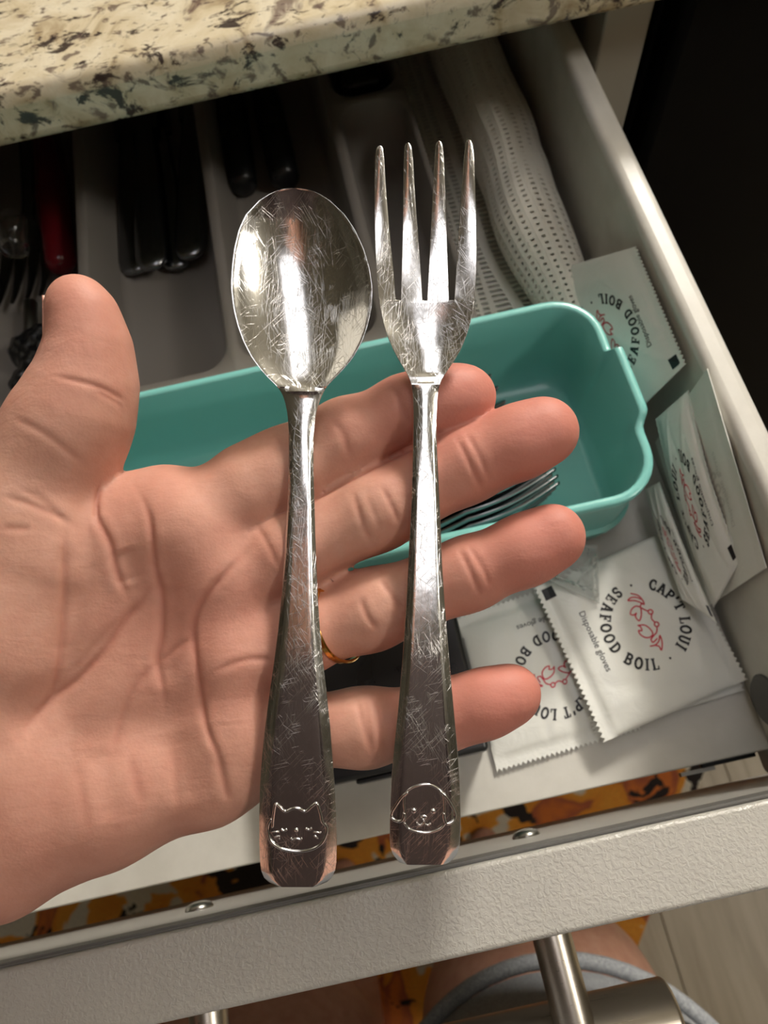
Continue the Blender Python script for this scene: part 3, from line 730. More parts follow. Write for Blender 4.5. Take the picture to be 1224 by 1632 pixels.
def cutlery_body(tab, d0, bowl):
    ys = sorted(set([r[0] for r in tab] + list(np.arange(348.0 if bowl else tab[0][0] + 4, tab[-1][0] - 20, 6.0))))
    T = []; B = []
    for y in ys:
        a, b = smoothtab(tab, y, 6 if 330 < y < 1380 else 0.5)
        c, hw = (a + b)/2, (b - a)/2; rt = []; rb = []
        for t in ts_h:
            h = sidelift(y, bowl); th = np.interp(y, [300, 600, 690, 800, 1400], [0.9, 1.3, 2.3, 2.0, 1.9])
            if bowl:
                s = np.clip((616 - y)/310, 0, 1); e = np.clip(min((y - 304)/80, (624 - y)/110), 0, 1)
                dep = 4.6*math.sin(math.pi*np.clip((624 - y)/320, 0, 1))**0.75
                h = h - dep*(1 - min(abs(t)/0.965, 1.0)**2.3) if y < 624 else h
                if y < 624: h -= 0.0
                ridge = 0.35*math.exp(-((y - 622)/5)**2)*(1 - t*t); h += ridge
            else:
                if y < 610: h += -0.9*(1 - t*t)*np.clip((610 - y)/60, 0, 1) - 1.2*math.exp(-((y - 540)/70)**2)*(1 - 0.5*t*t)
                h += 0.35*math.exp(-((y - 602)/5)**2)*(1 - t*t)
            if 616 < y < 800: h += -0.45*t*t*np.clip((800 - y)/120, 0, 1)
            top = h + handle_top(t, y)
            x = c + t*hw
            ed = np.clip((1 - abs(t))/0.1, 0, 1)
            bot = h - th*(0.45 + 0.55*ed**0.5) + (handle_top(t, y) if y < 640 else 0)
            if y >= 640: bot = min(bot, top - 0.55)
            rt.append((x, y, top)); rb.append((x, y, bot))
        T.append(rt); B.append(rb)
    return np.array(T), np.array(B), ys
SPOON_D, FORK_D = 150.7, 150.4
def toW(A, d0): return plan2world(A[..., 0], A[..., 1], A[..., 2], d0)
T, B, ys = cutlery_body(SPOON, SPOON_D, True)
SPT = (T, ys)
V, Fc = maskgrid(toW(T, SPOON_D), toW(B, SPOON_D), np.ones((len(ys) - 1, len(ts_h) - 1), bool))
spoon = empty('spoon', plan2world(np.array(475.), np.array(1400.), np.array(0.), SPOON_D), 'shiny child spoon with a cat face on the handle end, lying on the palm', 'spoon', )
o = fix(obj('spoon_body', V, Fc, m_steel.m, spoon, angle=50)); bev(o, 0.00028, 2, 40)
# fork: head with four tines sharing one grid
TINES = [((605, 252), (598, 620.5), 0.0), ((649, 248), (0, 0), 0), ((697, 245), (0, 0), 0), ((743, 243), (0, 0), 0)]
cols = []; span = []
edges478 = [(604, 631), (639, 673.5), (681, 716), (724.5, 755.5)]
for k, (a, b) in enumerate(edges478):
    for t in (-1, -0.8, -0.4, 0, 0.4, 0.8, 1): cols.append((k, t))
T, B, ys = cutlery_body(FORK, FORK_D, False)
FKT = (T, ys)
# resample head rows on the tine columns
ref = np.array([(a + b)/2 + t*(b - a)/2 for (a, b) in edges478 for t in (-1, -0.8, -0.4, 0, 0.4, 0.8, 1)])
tn = (ref - (604 + 755.5)/2)/((755.5 - 604)/2)
def resample(G):
    o = np.empty((len(G), len(tn), 3))
    for r in range(len(G)):
        for k in range(3): o[r, :, k] = np.interp(tn, ts_h, G[r, :, k])
    return o
T2, B2 = resample(T), resample(B)
tabs = [  # tine outlines: y, left, right
    [(243 + 9, 603, 609), (256, 600.3, 611.3), (270, 598.6, 612.8), (300, 597.4, 614.6), (350, 597, 619), (400, 598.3, 624), (440, 600.5, 628), (478, 604, 631)],
    [(248, 646, 652), (252, 644, 655), (270, 643, 657.5), (300, 642.6, 659.8), (350, 642, 664), (400, 641, 668.5), (440, 640, 671.6), (478, 639, 673.5)],
    [(245, 694, 700), (249, 692, 703), (270, 690.6, 705.5), (300, 689.6, 707.6), (350, 687.4, 710.6), (400, 685, 713), (440, 683, 714.8), (478, 681, 716)],
    [(243, 740, 746), (247, 738, 749.4), (270, 736, 752.4), (300, 734.4, 754.6), (350, 731.8, 757.8), (400, 729, 759.2), (440, 726.8, 758.6), (478, 724.5, 755.5)]]
yt = np.concatenate([np.linspace(0, 0.06, 5), np.linspace(0.1, 1, 26)[:-1]])
TT = []; BB = []
h478T, h478B = T2[0, :, 2], B2[0, :, 2]
for s in yt:
    rt = []; rb = []
    for k in range(4):
        y0 = tabs[k][0][0]; y = y0 + s*(478 - y0)
        a, b = lerp(tabs[k], y)
        for j, t in enumerate((-1, -0.8, -0.4, 0, 0.4, 0.8, 1)):
            x = (a + b)/2 + t*(b - a)/2; q = 1 - s
            lift = 5.2*q**1.6 - 0.8*math.sin(math.pi*q)
            th = (h478T - h478B)[k*7 + j]*(1 - 0.35*q)
            top = h478T[k*7 + j]*(1 - q) + q*np.mean(h478T) + lift - 0.25*t*t*q
            rt.append((x, y, top)); rb.append((x, y, top - th))
    TT.append(rt); BB.append(rb)
GT = np.concatenate([np.array(TT), T2]); GB = np.concatenate([np.array(BB), B2])
M = np.ones((len(GT) - 1, len(tn) - 1), bool); M[:len(TT), 6::7] = False
V, Fc = maskgrid(toW(GT, FORK_D), toW(GB, FORK_D), M)
fork = empty('fork', plan2world(np.array(677.), np.array(1370.), np.array(0.), FORK_D), 'shiny child fork with a dog face on the handle end, lying across the fingers', 'fork')
o = fix(obj('fork_body', V, Fc, m_steel.m, fork, angle=50)); bev(o, 0.00028, 2, 40)
def plan_uv(o):
    uv = o.data.uv_layers.new(name='plan'); off = np.array(origin(o))
    W_ = np.array([v.co[:] for v in o.data.vertices]) + off - CAM
    q = np.stack([W_ @ RT, W_ @ UP], 1)*1000
    li = np.zeros(len(o.data.loops), np.int32); o.data.loops.foreach_get('vertex_index', li)
    uv.data.foreach_set('uv', q[li].astype(np.float32).ravel())
for o in (spoon.children[0], fork.children[0]): plan_uv(o)
# embossed faces: fine raised lines on the handle ends
def ontop(tab, pts, d0):
    T, ys = tab; ys = np.array(ys); out = []
    for x, y in pts:
        r = np.clip(np.searchsorted(ys, y), 1, len(ys) - 1); f = (y - ys[r - 1])/(ys[r] - ys[r - 1])
        row = T[r - 1]*(1 - f) + T[r]*f
        out.append((x, y, np.interp(x, row[:, 0], row[:, 2])))
    return toW(np.array(out), d0)
def zz(pts): return [(380 + x/3.06, 1150 + y/3.06) for x, y in pts]
def face(name, tab, d0, lines, dots, parent):
    parts = []
    for pts, r, closed in lines:
        P = catmull(pts, 5) if len(pts) > 3 else np.array(pts, float)
        parts.append(tubevf(ontop(tab, P, d0), 1.35*r/1000, 8, True, closed))
    for (x, y), r in dots:
        c = ontop(tab, [(x, y)], d0)[0]
        parts.append(latheaxis([(r/1000, -0.0001), (r/1000*0.9, 0.00016), (r/1000*0.5, 0.0003), (0.00002, 0.00034)], c, -FW, 12))
    V, Fc = join(*parts)
    return obj(name, V, Fc, m_steel.m, parent)
cat_lines = [
    (zz([(172, 500), (176, 450), (188, 384), (206, 392), (234, 418), (270, 404), (300, 404), (332, 418), (366, 390), (388, 380), (404, 430), (412, 470), (430, 495), (432, 530), (412, 575), (370, 606), (310, 620), (250, 616), (195, 598), (160, 560), (148, 515), (154, 480), (170, 455)]), 0.24, False),
    (zz([(168, 524), (206, 520)]), 0.16, False), (zz([(180, 548), (206, 542), (204, 560)]), 0.16, False),
    (zz([(368, 522), (406, 526)]), 0.16, False), (zz([(372, 540), (392, 556)]), 0.16, False),
    (zz([(260, 552), (268, 560), (288, 556), (306, 560), (314, 552)]), 0.17, False),
    (zz([(214, 506), (222, 514), (234, 514), (242, 506)]), 0.2, False), (zz([(332, 502), (342, 510), (352, 510), (362, 502)]), 0.2, False)]
face('cat_face', SPT, SPOON_D, cat_lines, [((380 + 288/3.06, 1150 + 512/3.06), 0.5)], spoon)
dog_lines = [
    (zz([(806, 470), (812, 430), (806, 380), (812, 330), (840, 300), (890, 284), (930, 284), (970, 304), (994, 334), (1000, 390), (1000, 440), (1000, 480), (970, 508), (920, 522), (870, 518), (830, 502), (806, 470)]), 0.2, False),
    (zz([(826, 318), (796, 344), (768, 390), (748, 430), (748, 456), (776, 468), (800, 456), (808, 420)]), 0.25, False),
    (zz([(978, 316), (1006, 340), (1034, 390), (1052, 436), (1044, 464), (1016, 478), (1000, 456), (998, 420)]), 0.25, False),
    (zz([(866, 470), (880, 484), (896, 478), (902, 462), (908, 478), (922, 484), (934, 474)]), 0.15, False),
    (zz([(886, 442), (900, 456), (914, 442), (900, 438), (886, 442)]), 0.16, False)]
face('dog_face', FKT, FORK_D, dog_lines, [((380 + 853/3.06, 1150 + 412/3.06), 0.62), ((380 + 946/3.06, 1150 + 414/3.06), 0.62)], fork)
# gold ring on the ring finger
ra = np.array(hp(470, 1010, 162.5)); rb_ = np.array(hp(592, 972, 162)); rc = np.array(hp(541, 984, 162.2)); ax = (rb_ - ra)/np.linalg.norm(rb_ - ra)
ax = ax + np.array([0, 0, -0.42]); ax /= np.linalg.norm(ax)
u = np.cross(ax, (0, 0, 1.0)); u /= np.linalg.norm(u); w = np.cross(ax, u)
a = np.linspace(0, 2*np.pi, 64, endpoint=False); D = np.cos(a)[:, None]*u + np.sin(a)[:, None]*w
rr = np.linspace(5, 14, 181); Q = rc + rr[None, :, None]*D[:, None]
rs = rr[np.argmax(hand_sdf(Q.astype(np.float32)) > 0.15, axis=1)]
for _ in range(6): rs = np.maximum(rs, (np.roll(rs, 1) + 2*rs + np.roll(rs, -1))/4)
G = np.array([rc + ax*x + (rs + dr)[:, None]*D for dr, x in ((0.3, -0.8), (0.62, -0.55), (0.62, 0.55), (0.3, 0.8), (-0.1, 0.6), (-0.1, -0.6))])
n = 64; V = c2w(G.reshape(-1, 3)); Fc = []
for i in range(6):
    j = (i + 1) % 6
    for k in range(n): Fc.append((i*n + k, i*n + (k + 1) % n, j*n + (k + 1) % n, j*n + k))
tag(fix(obj('finger_ring', V, Fc, m_gold.m, None, loc=V.mean(0), angle=50)), 'thin gold ring on the ring finger of the open hand', 'ring')
# shorts
def shorts_sdf(P):
    f = np.minimum(chain(P, [((20, -190, 40), 108), ((20, -182, -150), 103), ((22, -176, -300), 101)], 25), chain(P, [((-160, -190, 40), 108), ((-162, -182, -150), 103), ((-164, -176, -300), 101)], 25))
    f = smin(f, chain(P, [((-145, -235, 20), 112), ((5, -235, 20), 112)], 40), 30)
    f = smin(f, chain(P, [((-70, -235, 20), 134), ((-70, -238, 60), 128)], 40), 30)
    f = np.maximum(f, -(f + 7.0))
    return np.maximum(f, np.maximum(-256 - P[..., 2], P[..., 2] - 30))
V, Fc = nets(shorts_sdf, (-310, -400, -264), (170, -50, 40), 4.0)
V = smooth(V, Fc, 2)
sh = obj('shorts', V/1000, Fc, m_short.m, person)
# overlocked hem of the visible leg
parts = []
for k in range(150):
    a = 2*math.pi*k/150; r = 0.1035
    p = np.array((0.022 + r*math.cos(a), -0.176 + r*math.sin(a), -0.2515)); q = np.array((0.022 + (r - 0.002)*math.cos(a + 0.02), -0.176 + (r - 0.002)*math.sin(a + 0.02), -0.2570))
    parts.append(tubevf([p, (p + q)/2 + 0.0012*np.array((math.cos(a), math.sin(a), 0)), q], 0.0009, 5))
V, Fc = join(*parts); st = obj('hem_stitching', V, Fc, m_stitch.m, sh); st['kind'] = 'stuff'
V, Fc = join(*[tubevf([(0.022 + 0.1035*math.cos(t), -0.176 + 0.1035*math.sin(t), z) for t in np.linspace(0, 2*np.pi, 60, endpoint=False)], r, 8, False, True) for z, r in ((-0.2525, 0.0042),)])
obj('hem', V, Fc, m_short.m, sh)

# thumb nail, seen edge on at the thumb's outer side
tipc = np.array(hp(119, 488, 153)); Vn = []; n_ = 9
for i in range(n_):
    for j in range(n_):
        a = -0.75 + 1.5*i/(n_ - 1); b = j/(n_ - 1)
        base_ = np.array(hp(119, 478, 153))*(b) + np.array(hp(133, 545, 155))*(1 - b)
        rr = (6.75*b + 8.5*(1 - b)) + 0.25
        ang = math.radians(196) + a*0.9
        Vn.append(base_ + (rr - 0.95)*np.array((math.cos(ang), 0.05, -math.sin(ang))))
Vn = c2w(np.array(Vn)); Fn = [(i*n_ + j, i*n_ + j + 1, (i + 1)*n_ + j + 1, (i + 1)*n_ + j) for i in range(n_ - 1) for j in range(n_ - 1)]
nl = obj('thumbnail', Vn, Fn, m_nail.m, person); so = nl.modifiers.new('thick', 'SOLIDIFY'); so.thickness = 0.0006; so.offset = 0
# ------------------------------------------------------------------ lettering: slab serif strokes on a unit box
def arcp(cx, cy, rx, ry, a0, a1, n=12):
    return [(cx + rx*math.cos(math.radians(a)), cy + ry*math.sin(math.radians(a))) for a in np.linspace(a0, a1, n)]
def sf(x, y, w=0.13): return [(x - w, y), (x + w, y)]
GLYPH = {  # width, thick strokes, thin serifs
    'C': (0.66, [arcp(0.36, 0.5, 0.3, 0.46, 50, 310)], [[(0.56, 0.62), (0.56, 0.92)], [(0.56, 0.14), (0.56, 0.34)]]),
    'A': (0.76, [[(0.34, 0.97), (0.12, 0.05)], [(0.4, 0.97), (0.64, 0.05)]], [[(0.2, 0.36), (0.56, 0.36)], sf(0.12, 0.04), sf(0.64, 0.04), [(0.24, 0.96), (0.44, 0.96)]]),
    'P': (0.66, [[(0.16, 0.04), (0.16, 0.96)], [(0.16, 0.93)] + arcp(0.36, 0.7, 0.22, 0.23, 90, -90) + [(0.16, 0.47)]], [sf(0.16, 0.04), [(0.03, 0.96), (0.3, 0.96)]]),
    "'": (0.26, [[(0.13, 0.98), (0.11, 0.72)]], []),
    'T': (0.7, [[(0.35, 0.04), (0.35, 0.95)]], [[(0.06, 0.94), (0.64, 0.94)], [(0.07, 0.94), (0.07, 0.74)], [(0.63, 0.94), (0.63, 0.74)], sf(0.35, 0.04, 0.15)]),
    'L': (0.62, [[(0.18, 0.04), (0.18, 0.96)]], [[(0.05, 0.06), (0.58, 0.06)], [(0.56, 0.06), (0.56, 0.3)], sf(0.18, 0.96)]),
    'O': (0.74, [arcp(0.37, 0.5, 0.29, 0.45, 0, 360, 22)], []),
    'U': (0.76, [[(0.17, 0.96), (0.17, 0.4)] + arcp(0.38, 0.36, 0.21, 0.3, 180, 360) + [(0.59, 0.96)]], [sf(0.17, 0.96), sf(0.59, 0.96)]),
    'I': (0.36, [[(0.18, 0.04), (0.18, 0.96)]], [sf(0.18, 0.04, 0.14), sf(0.18, 0.96, 0.14)]),
    'S': (0.62, [arcp(0.31, 0.72, 0.22, 0.23, 30, 270, 10) + arcp(0.31, 0.27, 0.23, 0.22, 90, -150, 10)], [[(0.53, 0.7), (0.53, 0.94)], [(0.08, 0.06), (0.08, 0.3)]]),
    'E': (0.66, [[(0.17, 0.04), (0.17, 0.96)]], [[(0.05, 0.05), (0.58, 0.05)], [(0.05, 0.95), (0.58, 0.95)], [(0.17, 0.51), (0.42, 0.51)], [(0.57, 0.05), (0.57, 0.26)], [(0.57, 0.95), (0.57, 0.74)], [(0.42, 0.4), (0.42, 0.62)]]),
    'F': (0.64, [[(0.17, 0.04), (0.17, 0.96)]], [[(0.05, 0.95), (0.58, 0.95)], [(0.17, 0.5), (0.42, 0.5)], [(0.57, 0.95), (0.57, 0.72)], [(0.42, 0.39), (0.42, 0.61)], sf(0.17, 0.04, 0.15)]),
    'D': (0.74, [[(0.17, 0.04), (0.17, 0.96)], [(0.17, 0.94), (0.3, 0.94)] + arcp(0.32, 0.5, 0.32, 0.44, 90, -90) + [(0.17, 0.06)]], [[(0.04, 0.95), (0.3, 0.95)], [(0.04, 0.05), (0.3, 0.05)]]),
    'B': (0.7, [[(0.17, 0.04), (0.17, 0.96)], [(0.17, 0.94)] + arcp(0.38, 0.73, 0.19, 0.21, 90, -90, 9) + [(0.17, 0.52)], [(0.38, 0.52)] + arcp(0.4, 0.28, 0.22, 0.23, 90, -90, 9) + [(0.17, 0.06)]], [[(0.04, 0.95), (0.3, 0.95)], [(0.04, 0.05), (0.3, 0.05)]]),
}
def ribbon(P, w):
    """Flat stroke of width w along a polyline, resampled so it can follow a curved film."""
    P = np.asarray(P, float); o = [P[0]]
    for a, b in zip(P[:-1], P[1:]):
        n = max(1, int(np.linalg.norm(b - a)/0.03)); o += [a + (b - a)*k/n for k in range(1, n + 1)]
    P = np.array(o); T = np.gradient(P, axis=0); T /= np.linalg.norm(T, axis=1)[:, None] + 1e-9; N = np.stack([-T[:, 1], T[:, 0]], 1)
    P = P.copy(); P[0] -= T[0]*w*0.3; P[-1] += T[-1]*w*0.3
    V = np.concatenate([P + N*w/2, P - N*w/2]); n = len(P)
    return V, [(i, i + n, i + n + 1, i + 1) for i in range(n - 1)]
def join2(parts):
    V = []; Fc = []; n = 0
    for v, f in parts: V.append(v); Fc += [tuple(i + n for i in q) for q in f]; n += len(v)
    return np.concatenate(V), Fc
def ring_text(s, a0, a1, top):
    """Letters round the unit circle between angles a0 and a1 (degrees)."""
    gap = 0.14; adv = [(0.34 if c == ' ' else GLYPH[c][0]) + gap for c in s]; tot = sum(adv) - gap; x = 0; parts = []; H = 0.275
    for c, ad in zip(s, adv):
        if c != ' ':
            w, thick, thin = GLYPH[c]; ang = math.radians(a0 + (a1 - a0)*(x + w/2)/tot)
            o = np.array((math.cos(ang), math.sin(ang))); up = o if top else -o; rt = np.array((up[1], -up[0]))
            for L, sw in ((thick, 0.21), (thin, 0.12)):
                for pl in L:
                    v, f = ribbon(pl, sw); v = o + rt*((v[:, :1] - w/2)*H) + up*((v[:, 1:] - 0.5)*H); parts.append((v, f))
        x += ad
    return parts
def disc(x, y, r, n=12):
    return np.array([(x + r*math.cos(2*math.pi*k/n), y + r*math.sin(2*math.pi*k/n)) for k in range(n)]), [tuple(range(n))]
INK_RING = join2(ring_text("CAP'T LOUI", 146, 30, True) + ring_text("SEAFOOD BOIL", 192, 351, False) + [disc(-0.98, 0.12, 0.03), disc(0.98, 0.16, 0.03)])
def cz(pts): 
    d = (np.array(pts, float) - (630, 450))/205; return np.stack([0.47*d[:, 0] + 0.88*d[:, 1], 0.88*d[:, 0] - 0.47*d[:, 1]], 1)
CRAB = []
for pts in ([(555, 300), (590, 306), (612, 325), (624, 352), (600, 342), (570, 336), (538, 340), (556, 322), (584, 318), (606, 326)],
            [(605, 368), (580, 365), (558, 385), (552, 410), (572, 412), (584, 400), (580, 420), (597, 440), (608, 420), (610, 390), (605, 368)], [(612, 345), (605, 368), (640, 384)],
            [(662, 402), (662, 424), (678, 440)], [(690, 463), (688, 490), (674, 508), (658, 530)],
            [(592, 465), (606, 472), (612, 490), (595, 492), (606, 512), (632, 524), (656, 518), (668, 500), (652, 476), (624, 460), (592, 465)],
            [(655, 566), (682, 556), (700, 532), (704, 505), (716, 540), (712, 580), (700, 562), (684, 560)], [(658, 530), (668, 545), (690, 524)]):
    CRAB.append(ribbon(catmull(cz(pts), 4), 0.034))
for c in ((657, 388), (688, 450)): CRAB.append(ribbon(cz([(c[0] + 12*math.cos(t), c[1] + 12*math.sin(t)) for t in np.linspace(0, 2*math.pi, 14)]), 0.034))
CRAB = join2(CRAB)
fc = bpy.data.curves.new('lettering', 'FONT'); fc.body = 'Disposable gloves'; fc.size = 1.0; fc.resolution_u = 3
fo = bpy.data.objects.new('lettering', fc); COL.objects.link(fo)
tm = bpy.data.meshes.new_from_object(fo.evaluated_get(bpy.context.evaluated_depsgraph_get()))
TXT = (np.array([v.co[:2] for v in tm.vertices]), [tuple(p.vertices) for p in tm.polygons])
bpy.data.objects.remove(fo); bpy.data.curves.remove(fc); bpy.data.meshes.remove(tm)
TXT[0][:, 0] -= TXT[0][:, 0].min(); TXT = (TXT[0]/TXT[0][:, 0].max(), TXT[1])

def packet(label, corners, seed, amp=0.0025, curl=None, prints=True, marks=((0, 0),), mat=None, ink=None, name='glove_packet', cat='packet', group='disposable glove packets in the drawer', bend=0.0, wr=1.0, teeth=True):
    """A flat sealed film packet on four corners (u0v0, u1v0, u1v1, u0v1), toothed on its two v ends."""
    c00, c10, c11, c01 = [np.asarray(c, float) for c in corners]
    n = np.cross(c10 - c00, c01 - c00); n /= np.linalg.norm(n)
    r = np.random.default_rng(seed); ridges = [(r.uniform(0, math.pi), r.uniform(-.35, .35), r.uniform(.015, .05), r.uniform(-.5, .7)) for _ in range(9)]
    def hfun(u, v):
        ce = np.clip(np.minimum(v, 1 - v)/0.22, 0, 1); cu = np.clip(np.minimum(u, 1 - u)/0.16, 0, 1)
        env = np.sqrt(np.maximum(ce - 0.3, 0)/0.7)*np.sqrt(cu)
        h = amp*env
        for a, d, w, s in ridges:
            t = (u - .5)*math.cos(a) + (v - .5)*math.sin(a) - d; h = h + 0.0006*wr*s*np.exp(-(t/w)**2)*(0.25 + 0.75*env)
        crimp = 0.00010*np.sin(2*math.pi*np.minimum(v, 1 - v)/0.013)*(np.minimum(v, 1 - v) < 0.07)
        h = h + crimp + bend*np.sin(math.pi*u) + (curl(u, v) if curl else 0)
        return h
    def P(u, v, off=0.0):
        u = np.asarray(u, float); v = np.asarray(v, float)
        b = (1 - u)[..., None]*(1 - v)[..., None]*c00 + u[..., None]*(1 - v)[..., None]*c10 + u[..., None]*v[..., None]*c11 + (1 - u)[..., None]*v[..., None]*c01
        return b + n*(hfun(np.clip(u, 0, 1), np.clip(v, 0, 1)) + 0.0004 + off)[..., None]
    nu, nv = 61, 45
    U = np.linspace(0, 1, nu); Vv = np.concatenate([[0.0], np.linspace(0.02, 0.98, nv - 2), [1.0]])
    UU, VV = np.meshgrid(U, Vv, indexing='ij')
    tooth = np.where(np.arange(nu) % 2 == 0, 0.0, 0.02 if teeth else 0.0)
    VV = VV.copy(); VV[:, 0] += tooth - 0.005; VV[:, -1] -= tooth - 0.005
    T = P(UU, VV); B = T - n*0.00035
    k = ((np.minimum(np.minimum(UU, 1 - UU)/0.16, np.minimum(VV, 1 - VV)/0.22).clip(0, 1)))[..., None]
    flat = (1 - UU)[..., None]*(1 - VV)[..., None]*c00 + UU[..., None]*(1 - VV)[..., None]*c10 + UU[..., None]*VV[..., None]*c11 + (1 - UU)[..., None]*VV[..., None]*c01
    hb = bend*np.sin(math.pi*UU) + (curl(UU, VV) if curl else 0)
    B = B*(1 - k) + np.minimum(1, k)*(flat + n*(hb[..., None] + 0.0001) if not np.isscalar(hb) else flat + n*0.0001)
    V, Fc = maskgrid(T, B, np.ones((nu - 1, nv - 1), bool))
    e = empty(name, (c00 + c10 + c11 + c01)/4, label, cat, group)
    fix(obj('film', V, Fc, (mat or m_packet).m, e, angle=60))
    LU = (np.linalg.norm(c10 - c00) + np.linalg.norm(c11 - c01))/2; LV = (np.linalg.norm(c01 - c00) + np.linalg.norm(c11 - c10))/2
    if prints:
        rm = 0.247*LU; sq_ = min(1.0, LV/LU/0.88)
        def place(G, cu, cv, s, nm, ma):
            q = G[0]*s; obj(nm, P(cu + q[:, 0]/LU, cv + q[:, 1]*sq_/LV, 0.00014), G[1], ma, e, smooth=False)
        place(INK_RING, 0.475, 0.55, rm, 'ring_lettering', ink or m_ink.m)
        place(CRAB, 0.475, 0.55, rm*0.98, 'crab_emblem', (ink or m_redink.m))
        place((TXT[0]*np.array([1, 1.0]), TXT[1]), 0.26, 0.185, 0.385*LU, 'small_lettering', ink or m_ink.m)
        for (a, b) in marks:
            sq = np.array([(x, y) for y in (0, .5, 1) for x in (0, .5, 1)]); f = [(0, 1, 4, 3), (1, 2, 5, 4), (3, 4, 7, 6), (4, 5, 8, 7)]
            u0 = 0.03 if a == 0 else 0.97 - 0.075; v0 = 0.035 if b == 0 else 0.965 - 0.075
            obj('corner_mark', P(u0 + sq[:, 0]*0.075, v0 + sq[:, 1]*0.075, 0.00014), f, m_ink.m, e, smooth=False)
    return e
FZ = DZ + 0.0004
packet('white glove packet with its print upside down, half covered by the upright one',
       [at(958, 908, z=FZ), at(728, 984, z=FZ + .0025), at(792, 1230, z=FZ + .001), at(1020, 1163, z=FZ)], 3, 0.0022, marks=())
packet('white glove packet showing only a toothed edge beneath the topmost packet',
       [at(884, 1010, z=FZ + .0045), at(949, 1173, z=FZ + .0036), at(1186, 1100, z=FZ + .001), at(1082, 872, z=FZ + .003)], 4, 0.0016, prints=True, marks=((1, 0),))
packet('white glove packet lying topmost with its whole letter ring and red crab in view',
       [at(851, 938, z=FZ + .0105), at(962, 1183, z=FZ + .0075), at(1191, 1083, z=FZ + .0045), at(1062, 846, z=FZ + .008)], 5, 0.0030, curl=lambda u, v: 0.0008*np.sin(math.pi*u)*(1 - v), wr=1.1)
packet('white glove packet standing flat against the drawer side, beyond the bin end',
       [at(1094, 580, x=0.1155), at(1014, 393, x=0.1160), at(1014, 393, x=0.1160) + np.array((-0.018, 0.034, -0.046)), at(1094, 580, x=0.1155) + np.array((-0.0185, 0, -0.05))], 6, 0.0012, wr=0.8)
packet('white glove packet back side out against the drawer side, print faintly showing through',
       [at(1222, 905, x=0.1168), at(1128, 588, x=0.1168), at(1128, 588, x=0.1168) + np.array((-0.004, 0, -0.05)), at(1222, 905, x=0.1168) + np.array((-0.004, 0, -0.045))], 7, 0.0008, ink=m_ghost.m, marks=(), wr=0.6, teeth=False)
packet('white glove packet leaning on the drawer side with a bulging middle, beside the bin corner',
       [at(1180, 893, x=0.1153), at(1098, 622, x=0.1155), at(1046, 668, x=0.1090), at(1138, 968, x=0.1095)], 8, 0.0016, bend=0.002, wr=1.4)
packet('white glove packet on edge, a narrow strip between leaning and flat packets',
       [at(1143, 992, z=-.0600), at(1052, 768, z=-.0545), at(1028, 780, z=-.0660), at(1088, 955, z=-.0650)], 9, 0.0012, wr=0.8, bend=0.0015)
packet('crinkled clear plastic wrapper under the ring fingertip', [at(872, 925, z=-.063), at(955, 962, z=-.066), at(951, 868, z=-.064), at(893, 868, z=-.062)], 12, 0.0035, prints=False, mat=m_film, name='clear_wrapper', cat='wrapper', group=None, wr=5.0)

# ------------------------------------------------------------------ black case beside the packets
bc = empty('storage_case', (-0.02, 0.057, DZ), 'flat black plastic case under the hand, left of the glove packets', 'case')
box('case_base', (-0.058, 0.0175, 0.0275, 0.088, DZ, DZ + 0.011), m_black.m, bc, 0.0015, 3)
box('case_lid', (-0.0585, 0.018, 0.027, 0.0885, DZ + 0.0114, DZ + 0.019), m_black.m, bc, 0.0018, 3)
box('latch', (-0.03, -0.012, 0.0255, 0.0270, DZ + 0.007, DZ + 0.016), m_black.m, bc, 0.0005)

# ------------------------------------------------------------------ forks in the bin and things in the tray
def plan(A, s): return np.stack([(A[..., 0] - 677)/S0*s, -(A[..., 1] - 1370)/S0*s, A[..., 2]*s], -1)/1000
V, Fc = maskgrid(plan(GT, 1.2), plan(GB, 1.2), M)
fork_me = None
def place_fork(tip, along, up, label, group):
    """Fork with its tine tips at tip, pointing along, its open side facing up."""
    global fork_me
    a = Vector(along).normalized(); u = Vector(up); u = (u - a*u.dot(a)).normalized(); x = a.cross(u)
    if fork_me is None:
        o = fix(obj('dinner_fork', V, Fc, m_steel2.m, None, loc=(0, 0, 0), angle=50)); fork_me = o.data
    else:
        o = bpy.data.objects.new('dinner_fork', fork_me); COL.objects.link(o)
    L = 1.2*(1370 - 246)/S0/1000
    p = Vector(tip) - a*L
    o.matrix_world = Matrix([[x[i], a[i], u[i], p[i]] for i in range(3)] + [[0, 0, 0, 1]])
    return tag(o, label, 'fork', group)
for k, (px, py, z, rl, lab) in enumerate(((872, 752, -.054, 84, 'topmost stainless fork of the stack on its side in the teal bin'), (882, 768, -.0552, 83, 'second stainless fork from the top of the stack in the teal bin'), (885, 780, -.0566, 82, 'third stainless fork in the stack inside the teal bin'),
        (888, 790, -.058, 81, 'fourth stainless fork in the stack inside the teal bin'), (890, 800, -.0595, 80, 'stainless fork nearest the front wall of the teal bin, bottom of the stack'))):
    tip = at(px, py, z=z); r = math.radians(rl)
    place_fork(tip, (1, 0.10, 0.03), (0.0, math.sin(r), math.cos(r)), lab, 'forks stacked in the bin')
place_fork(at(800, 640, z=-.07), (1, 0.1, 0.02), (0, 0, 1), 'stainless dinner fork on the bin floor behind the stacked forks', 'forks stacked in the bin')
place_fork(at(38, 492, z=-.0735), (-0.03, -1, -0.01), (0, 0.05, 1), 'dark stainless fork with tines towards the hand, in the tray beside the thumb', None)
